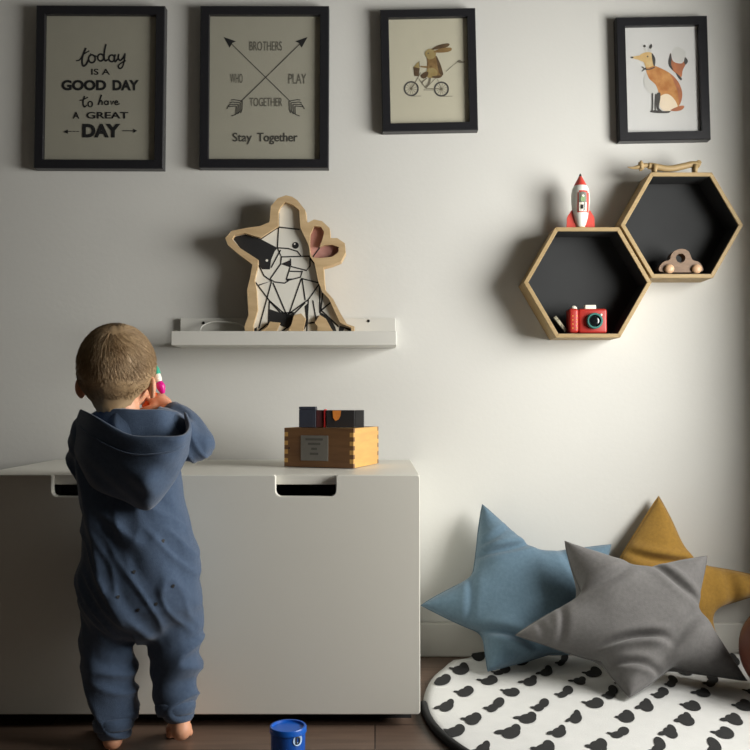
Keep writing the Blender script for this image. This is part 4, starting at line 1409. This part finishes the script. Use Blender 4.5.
# hands
def hand(wr, fwd, up, scale, thumb_side, curls):
    fwd = fwd.normalized(); up = (up - fwd * up.dot(fwd)).normalized()
    sd = fwd.cross(up) * thumb_side
    palm = wr + fwd * 0.024 * scale
    rot = Matrix((sd, fwd, up)).transposed()
    sk.ball(palm, (0.021 * scale, 0.026 * scale, 0.0115 * scale), M_SKIN, 20, 12, rot=rot)
    limb(sk, [wr - fwd * 0.012, palm], [0.0165, 0.014 * scale])
    tips_ = []
    for q, (o_, ln_) in enumerate(((0.015, 0.030), (0.005, 0.034), (-0.005, 0.031), (-0.0145, 0.024))):
        b0 = palm + sd * o_ * scale + fwd * 0.016 * scale
        cu = curls[q]
        p1 = b0 + (fwd * cos(cu * 0.4) - up * sin(cu * 0.4)) * ln_ * 0.45 * scale
        p2 = p1 + (fwd * cos(cu) - up * sin(cu)) * ln_ * 0.35 * scale
        p3 = p2 + (fwd * cos(cu * 1.5) - up * sin(cu * 1.5)) * ln_ * 0.28 * scale
        limb(sk, [b0, p1, p2, p3], [0.0064 * scale, 0.006 * scale, 0.0055 * scale, 0.0045 * scale], n=3, seg=10)
        tips_.append(p3)
    t0 = palm + sd * 0.017 * scale - fwd * 0.008 * scale
    t1 = t0 + (sd * 0.7 + fwd * 0.5 - up * 0.45).normalized() * 0.018 * scale
    t2 = t1 + (sd * 0.1 + fwd * 0.8 - up * 0.6).normalized() * 0.016 * scale
    limb(sk, [t0, t1, t2], [0.0075 * scale, 0.0066 * scale, 0.005 * scale], n=3, seg=10)
    return palm, tips_
# left hand flat on the bench top
hand(L_wr + Vector((0, 0.012, -0.004)), Vector((0.25, 1, -0.10)), Vector((0, 0, 1)), 1.0, 1, (0.25, 0.25, 0.25, 0.25))
# right hand raised to the mouth, curled round the rattle
hf = (C(154, 396, 0.085) - R_wr)
palmR, tipsR = hand(R_wr + hf.normalized() * 0.006, hf, Vector((0.55, -0.75, 0.45)), 1.05, -1, (0.9, 0.85, 0.9, 1.0))
vs_, fs = remesh(sk, 0.0026, 5, 0.5)
mb = MB(); mb.add(vs_, fs, M_SKIN)
body_o = mb.build('body', child, smooth=True, inv=iv, weld=False)
for sx in (-1, 1):
    mb = MB()
    ec = headc + Vector((sx * 0.026, 0.069, -0.022))
    mb.ball(ec, 0.0095, M_EYE, 16, 10)
    mb.ball(ec + Vector((0, 0.0058, -0.001)), (0.0046, 0.0042, 0.0046), M_IRIS, 12, 8)
    mb.build('eye', child, smooth=True, inv=iv)

# --- hair: cap plus fine locks
def head_r(ph, az, lift=0.0):
    """point on the hair surface; past the ears it runs down into the nape"""
    p1 = min(ph, 1.9)
    x, y, z = sin(p1) * sin(az) * 0.0690, sin(p1) * cos(az) * 0.083, cos(p1) * 0.0790
    e_ = ph - p1
    if e_ > 0:
        t_ = min(1.0, e_ / 0.62)
        t_ = t_ * t_ * (3 - 2 * t_)
        x = x + (sin(az) * 0.0475 - x) * t_
        y = y + (cos(az) * 0.0500 - 0.003 - y) * t_
        z -= e_ * 0.073
    k = 1 + lift / 0.08
    return Vector((x * k, y * k, z * (k if e_ == 0 else 1)))
mb = MB()
def hairline(az):
    b = (1 - cos(az)) / 2             # 0 at the brow .. 1 at the nape
    return radians(62 + 96 * b ** 0.85) + 0.03 * sin(az * 9) + 0.02 * sin(az * 23)
NU, NV = 72, 34
whorl = Vector((0.012, -0.045, 0.07)).normalized()
vv = []
for j in range(NV + 1):
    for i in range(NU):
        az = 2 * pi * i / NU
        ph = hairline(az) * j / NV
        n_ = noise.noise(Vector((sin(az) * 4, cos(az) * 4, ph * 1.4))) * 0.0016
        vv.append(headc + head_r(ph, az, (0.0032 if j < NV else -0.001) + n_))
ff = []
for j in range(NV):
    for i in range(NU):
        i2 = (i + 1) % NU
        ff.append([j * NU + i, j * NU + i2, (j + 1) * NU + i2, (j + 1) * NU + i])
mb.add(vv, ff, M_HAIR)
hr = random.Random(5)
for q in range(9000):
    az = hr.uniform(0, 2 * pi)
    ph = math.acos(1 - hr.random() * 1.75)
    if ph > hairline(az) - 0.10 or Vector((sin(ph) * sin(az), sin(ph) * cos(az), cos(ph))).dot(whorl) > 0.985:
        continue
    pts = []
    ln_ = hr.uniform(0.30, 0.60)
    lift0 = hr.uniform(0.0003, 0.0022)
    d = Vector((sin(ph) * sin(az), sin(ph) * cos(az), cos(ph)))
    stp = 6
    for s_ in range(stp):
        ph_ = math.acos(max(-1, min(1, d.z)))
        az_ = atan2(d.x, d.y)
        if ph_ > hairline(az_) + 0.05:
            break
        pts.append(headc + head_r(ph_, az_, 0.0040 + lift0 * (s_ / stp) ** 1.5 * 1.5))
        away = d - whorl * d.dot(whorl)
        away = away.normalized() if away.length > 1e-3 else Vector((1, 0, 0))
        tw = d.cross(away)
        mix = 0.30 + 0.25 * noise.noise(d * 3) + 0.16 * sin(q)
        d = (d + (away + tw * mix).normalized() * ln_ / stp).normalized()
    if len(pts) >= 3:
        mb.tube(pts, [0.0004 * (1 - 0.7 * i / (len(pts) - 1)) for i in range(len(pts))], M_HAIR, 3, caps=False)
mb.build('hair', child, smooth=True, inv=iv, weld=False)

# --- jumpsuit
su = MB()
def sect(y, l, r, ry, dy=0.0):
    c_ = C((l + r) / 2, y, dy)
    return ellring(c_, (r - l) / 2 * K, ry)
loft(su, [sect(412, 98, 154, 0.040, -0.004), sect(420, 92, 165, 0.052), sect(434, 84, 174, 0.062), sect(455, 80, 179, 0.070), sect(485, 81, 183, 0.074), sect(520, 81, 190, 0.078, -0.002),
          sect(555, 80, 197, 0.083, -0.006), sect(580, 79, 201, 0.086, -0.009), sect(604, 80, 203, 0.081, -0.008), sect(618, 85, 200, 0.070, -0.004), sect(630, 96, 188, 0.055, 0.0), sect(638, 118, 166, 0.034, 0.003)], M_SUIT)
limb(su, [L_sh + Vector((0.004, 0, 0)), L_el, (L_el + L_wr) / 2 + Vector((0, 0, 0.004)), L_wr + Vector((0, -0.012, 0))], [0.042, 0.037, 0.032, 0.026], M_SUIT)
limb(su, [R_sh, C(186, 444, 0.006), R_el, C(187, 428, 0.038), R_wr + Vector((0.006, -0.006, -0.008))], [0.042, 0.038, 0.031, 0.030, 0.022], M_SUIT)
limb(su, [C(109, 606), C(108, 650, 0.004), C(112, 690, 0.0), C(114, 712, -0.004), C(113.5, 724, -0.008)], [0.054, 0.0495, 0.046, 0.042, 0.034], M_SUIT, n=6)
limb(su, [C(174, 606), C(176.5, 650, 0.004), C(174.5, 685, -0.002), C(175, 700, -0.008), C(175.5, 706, -0.012)], [0.054, 0.0485, 0.043, 0.039, 0.034], M_SUIT, n=6)
def folds(p, n_):
    q = (p - Vector((0, CYc, 0)))
    pxl = P(140, 640, CYc)
    a_ = 0.0
    low = min(1, max(0, (pxl.z + 0.05 - p.z) / 0.07))
    low = low * low * (3 - 2 * low)
    up_ = 1 - low
    # trouser legs: slouching rolls
    tl = 0.35 if q.x < pxl.x else -0.30
    zz = p.z + tl * q.x
    w_ = noise.noise(Vector((q.x * 9 + 2, q.y * 9, zz * 20)))
    a_ += low * 0.010 * (max(0.0, 1 - 2.6 * abs(w_)) ** 1.4 - 0.35)
    a_ += low * 0.0035 * noise.noise(Vector((q.x * 20 + 4, q.y * 14, zz * 38)))
    # back: long slanting pulls
    w_ = noise.noise(Vector(((q.x * 0.9 + p.z * 0.44) * 15 + 0.3, q.y * 5, (p.z * 0.9 - q.x * 0.44) * 4.0)))
    a_ += up_ * 0.011 * (max(0.0, 1 - 2.6 * abs(w_)) ** 1.4 - 0.35)
    w_ = noise.noise(Vector(((q.x * 0.86 + p.z * 0.5) * 34 + 5, q.y * 9, (p.z * 0.86 - q.x * 0.5) * 9.0)))
    a_ += up_ * 0.0045 * (max(0.0, 1 - 2.8 * abs(w_)) ** 1.3 - 0.3)
    return n_ * a_
vs_, fs = remesh(su, 0.0042, 14, 0.5, displace=folds)
bvh = BVHTree.FromPolygons(vs_, fs)
mb = MB(); mb.add(vs_, fs, M_SUIT)
for px, py in ((163, 541), (134, 572), (173, 586), (118, 597), (138, 610), (156, 604)):
    d = (P(px, py, 1.0) - Vector((0, 0, CAM_Z))).normalized()
    hit, nn, ix, dist = bvh.ray_cast(Vector((0, 0, CAM_Z)), d)
    if hit:
        t1 = nn.cross(Vector((0, 0, 1))).normalized(); t2 = nn.cross(t1)
        ring = [(-0.0036, -0.002), (0.0, -0.0034), (0.0036, -0.001), (0.0022, 0.0022), (-0.001, 0.0034)]
        mb.prism([ring], lambda u, v, dd: hit + t1 * u + t2 * v + nn * dd, 0.0012, -0.001, M_INK)
suit = mb.build('jumpsuit', child, smooth=True, inv=iv, weld=False)

# cuffs
def cuff(c0, c1, r0, r1):
    m_ = MB()
    ax = (c1 - c0)
    prof = [(r0 * 0.96, 0.0), (r0 * 1.03, ax.length * 0.15), (r0 * 1.02, ax.length * 0.5), (r1 * 1.03, ax.length * 0.85), (r1 * 0.97, ax.length), (r1 * 0.85, ax.length * 0.98), (r1 * 0.82, ax.length * 0.6)]
    m_.lathe(c0, prof, M_SUIT, 28, axis=ax)
    m_.build('cuff', child, smooth=True, inv=iv)
cuff(C(113.5, 717, -0.006), C(113.5, 730, -0.010), 0.037, 0.035)
cuff(C(175.3, 702, -0.010), C(175.6, 715, -0.015), 0.0365, 0.0335)
cuff(C(178, 419, 0.046), R_wr + Vector((0.001, 0.0, -0.001)), 0.0245, 0.0225)
cuff(L_wr + Vector((0, -0.02, 0.0005)), L_wr + Vector((0, 0.004, 0)), 0.0262, 0.024)

# hood lying on the back
NUh = 41
def interp(tab, n):
    cp = catmull([(a_, b_, c_) for a_, b_, c_ in tab], 8)
    out_ = []
    L = [0]
    for i in range(1, len(cp)):
        L.append(L[-1] + (cp[i] - cp[i - 1]).length)
    for k in range(n):
        t_ = L[-1] * k / (n - 1)
        i = 1
        while i < len(L) - 1 and L[i] < t_:
            i += 1
        f = (t_ - L[i - 1]) / max(1e-9, L[i] - L[i - 1])
        out_.append(cp[i - 1] + (cp[i] - cp[i - 1]) * f)
    return out_
def row3(tab):
    return [P(q.x, q.y, q.z) for q in interp([(a_, b_, CYc + c_) for a_, b_, c_ in [(x, y, d) for x, y, d in tab]], NUh)]
def row(tab):
    # interpolate with the depth scaled to pixels so arc length is sensible
    cp = interp([(x, y, (d) * 530) for x, y, d in tab], NUh)
    return [P(q.x, q.y, CYc + q.z / 530) for q in cp]
rows = [
    row([(88, 416, 0.0), (98, 410, -0.036), (118, 408, -0.050), (140, 409, -0.050), (162, 409, -0.038), (178, 412, 0.0)]),      # neck side
    row([(84, 430, -0.02), (98, 456, -0.070), (122, 474, -0.080), (150, 474, -0.080), (172, 456, -0.070), (184, 428, -0.01)]),    # pocket floor
    row([(82, 426, -0.03), (97, 446, -0.086), (126, 462, -0.110), (152, 463, -0.116), (177, 452, -0.100), (189, 432, -0.03)]),
    row([(81, 411, -0.03), (94, 418, -0.095), (128, 436, -0.128), (156, 438, -0.134), (180, 437, -0.122), (188, 428, -0.060), (184, 414, -0.012)]),    # rim
    row([(79, 412, -0.03), (93, 420, -0.100), (128, 440, -0.135), (156, 442, -0.142), (182, 440, -0.130), (191, 430, -0.062), (187, 414, -0.012)]),    # rim outer
    row([(74, 428, -0.02), (88, 446, -0.092), (124, 462, -0.128), (154, 463, -0.138), (180, 455, -0.116), (190, 440, -0.045), (187, 424, -0.012)]),
    row([(72, 442, -0.01), (86, 464, -0.084), (120, 480, -0.120), (150, 484, -0.130), (177, 472, -0.100), (189, 450, -0.03)]),
    row([(76, 456, -0.01), (90, 480, -0.076), (120, 494, -0.104), (148, 502, -0.116), (169, 488, -0.092), (183, 462, -0.03)]),
    row([(82, 464, -0.01), (94, 488, -0.066), (122, 500, -0.084), (147, 510, -0.090), (164, 494, -0.080), (178, 468, -0.03)]),
    row([(86, 462, 0.0), (98, 482, -0.05), (124, 494, -0.062), (146, 500, -0.066), (162, 486, -0.055), (174, 464, 0.0)]),
]
# refine between rows
fine = []
SUB = 5
for i in range(NUh):
    colp = catmull([r[i] for r in rows], SUB)
    fine.append(colp)
nr = len(fine[0])
vs_ = [fine[i][j] for j in range(nr) for i in range(NUh)]
out_ = []
for j in range(nr):
    for i in range(NUh):
        p = fine[i][j]
        k = max(0, min(1, (j - 4 * SUB) / (2 * SUB))) * sin(pi * i / (NUh - 1))
        u_, v_ = i / (NUh - 1), j / nr
        n_ = noise.noise(Vector((p.x * 24 + p.z * 26, p.z * 8, 3))) * 0.020 + noise.noise(Vector((p.x * 14 - p.z * 9, p.z * 34, 8))) * 0.010
        # fold running from the rim centre to the tip
        xr = (u_ - 0.62 - 0.25 * (v_ - 0.75)) / 0.06
        n_ += 0.010 * math.exp(-xr * xr)
        out_.append(p + Vector((0, -n_ * k, 0)))
fs = [[j * NUh + i, j * NUh + i + 1, (j + 1) * NUh + i + 1, (j + 1) * NUh + i] for j in range(nr - 1) for i in range(NUh - 1)]
mb = MB(); mb.add(out_, fs, M_SUIT)
hood = mb.build('hood', child, smooth=True, inv=iv, weld=False)
so = hood.modifiers.new('s', 'SOLIDIFY'); so.thickness = 0.003; so.offset = 0
sb = hood.modifiers.new('u', 'SUBSURF'); sb.levels = 1; sb.render_levels = 1
# hem stitching along the hood rim
mb = MB()
hem = [fine[i][4 * SUB + 3] + Vector((0, -0.0035, 0)) for i in range(2, NUh - 2)]
mb.tube(hem, 0.0016, M_SUIT, 6)
mb.build('hood_hem', child, smooth=True, inv=iv)

# --- rattle held in the hand
M_TEALP = mat('teal_plastic', rgb(40, 170, 140), 0.35, noise_amt=0.05)
M_MAG = mat('magenta_plastic', rgb(214, 16, 140), 0.35, noise_amt=0.05)
M_WHP = mat('white_plastic', rgb(240, 238, 225), 0.35, noise_amt=0.03)
M_ORP = mat('orange_plastic', rgb(236, 104, 40), 0.35, noise_amt=0.05)
rat = thing('rattle', 'small teal white and magenta toy held at the mouth by the child', 'toy', tuple(C(157, 385, 0.075)))
iv = inv(rat)
RYt = 0.072
def part(name, pts, rad, m):
    m_ = MB(); m_.tube(catmull(pts, 5), [r.x for r in catmull([(r, 0, 0) for r in rad], 5)], m, 16)
    m_.build(name, rat, smooth=True, inv=iv, angle=1.0)
part('teal_tip', [C(155, 364, RYt), C(156, 369, RYt), C(157, 374, RYt)], [0.002, 0.0062, 0.0075], M_TEALP)
part('white_collar', [C(157, 374.2, RYt), C(158, 378, RYt), C(159, 381.5, RYt)], [0.0066, 0.0074, 0.0062], M_WHP)
part('magenta_bead', [C(159, 382, RYt), C(161, 387, RYt), C(163, 393.5, RYt)], [0.0062, 0.0088, 0.004], M_MAG)
part('orange_handle', [C(156, 392, RYt + 0.002), C(150, 400, RYt), C(144, 408, RYt - 0.004)], [0.005, 0.0065, 0.0065], M_ORP)
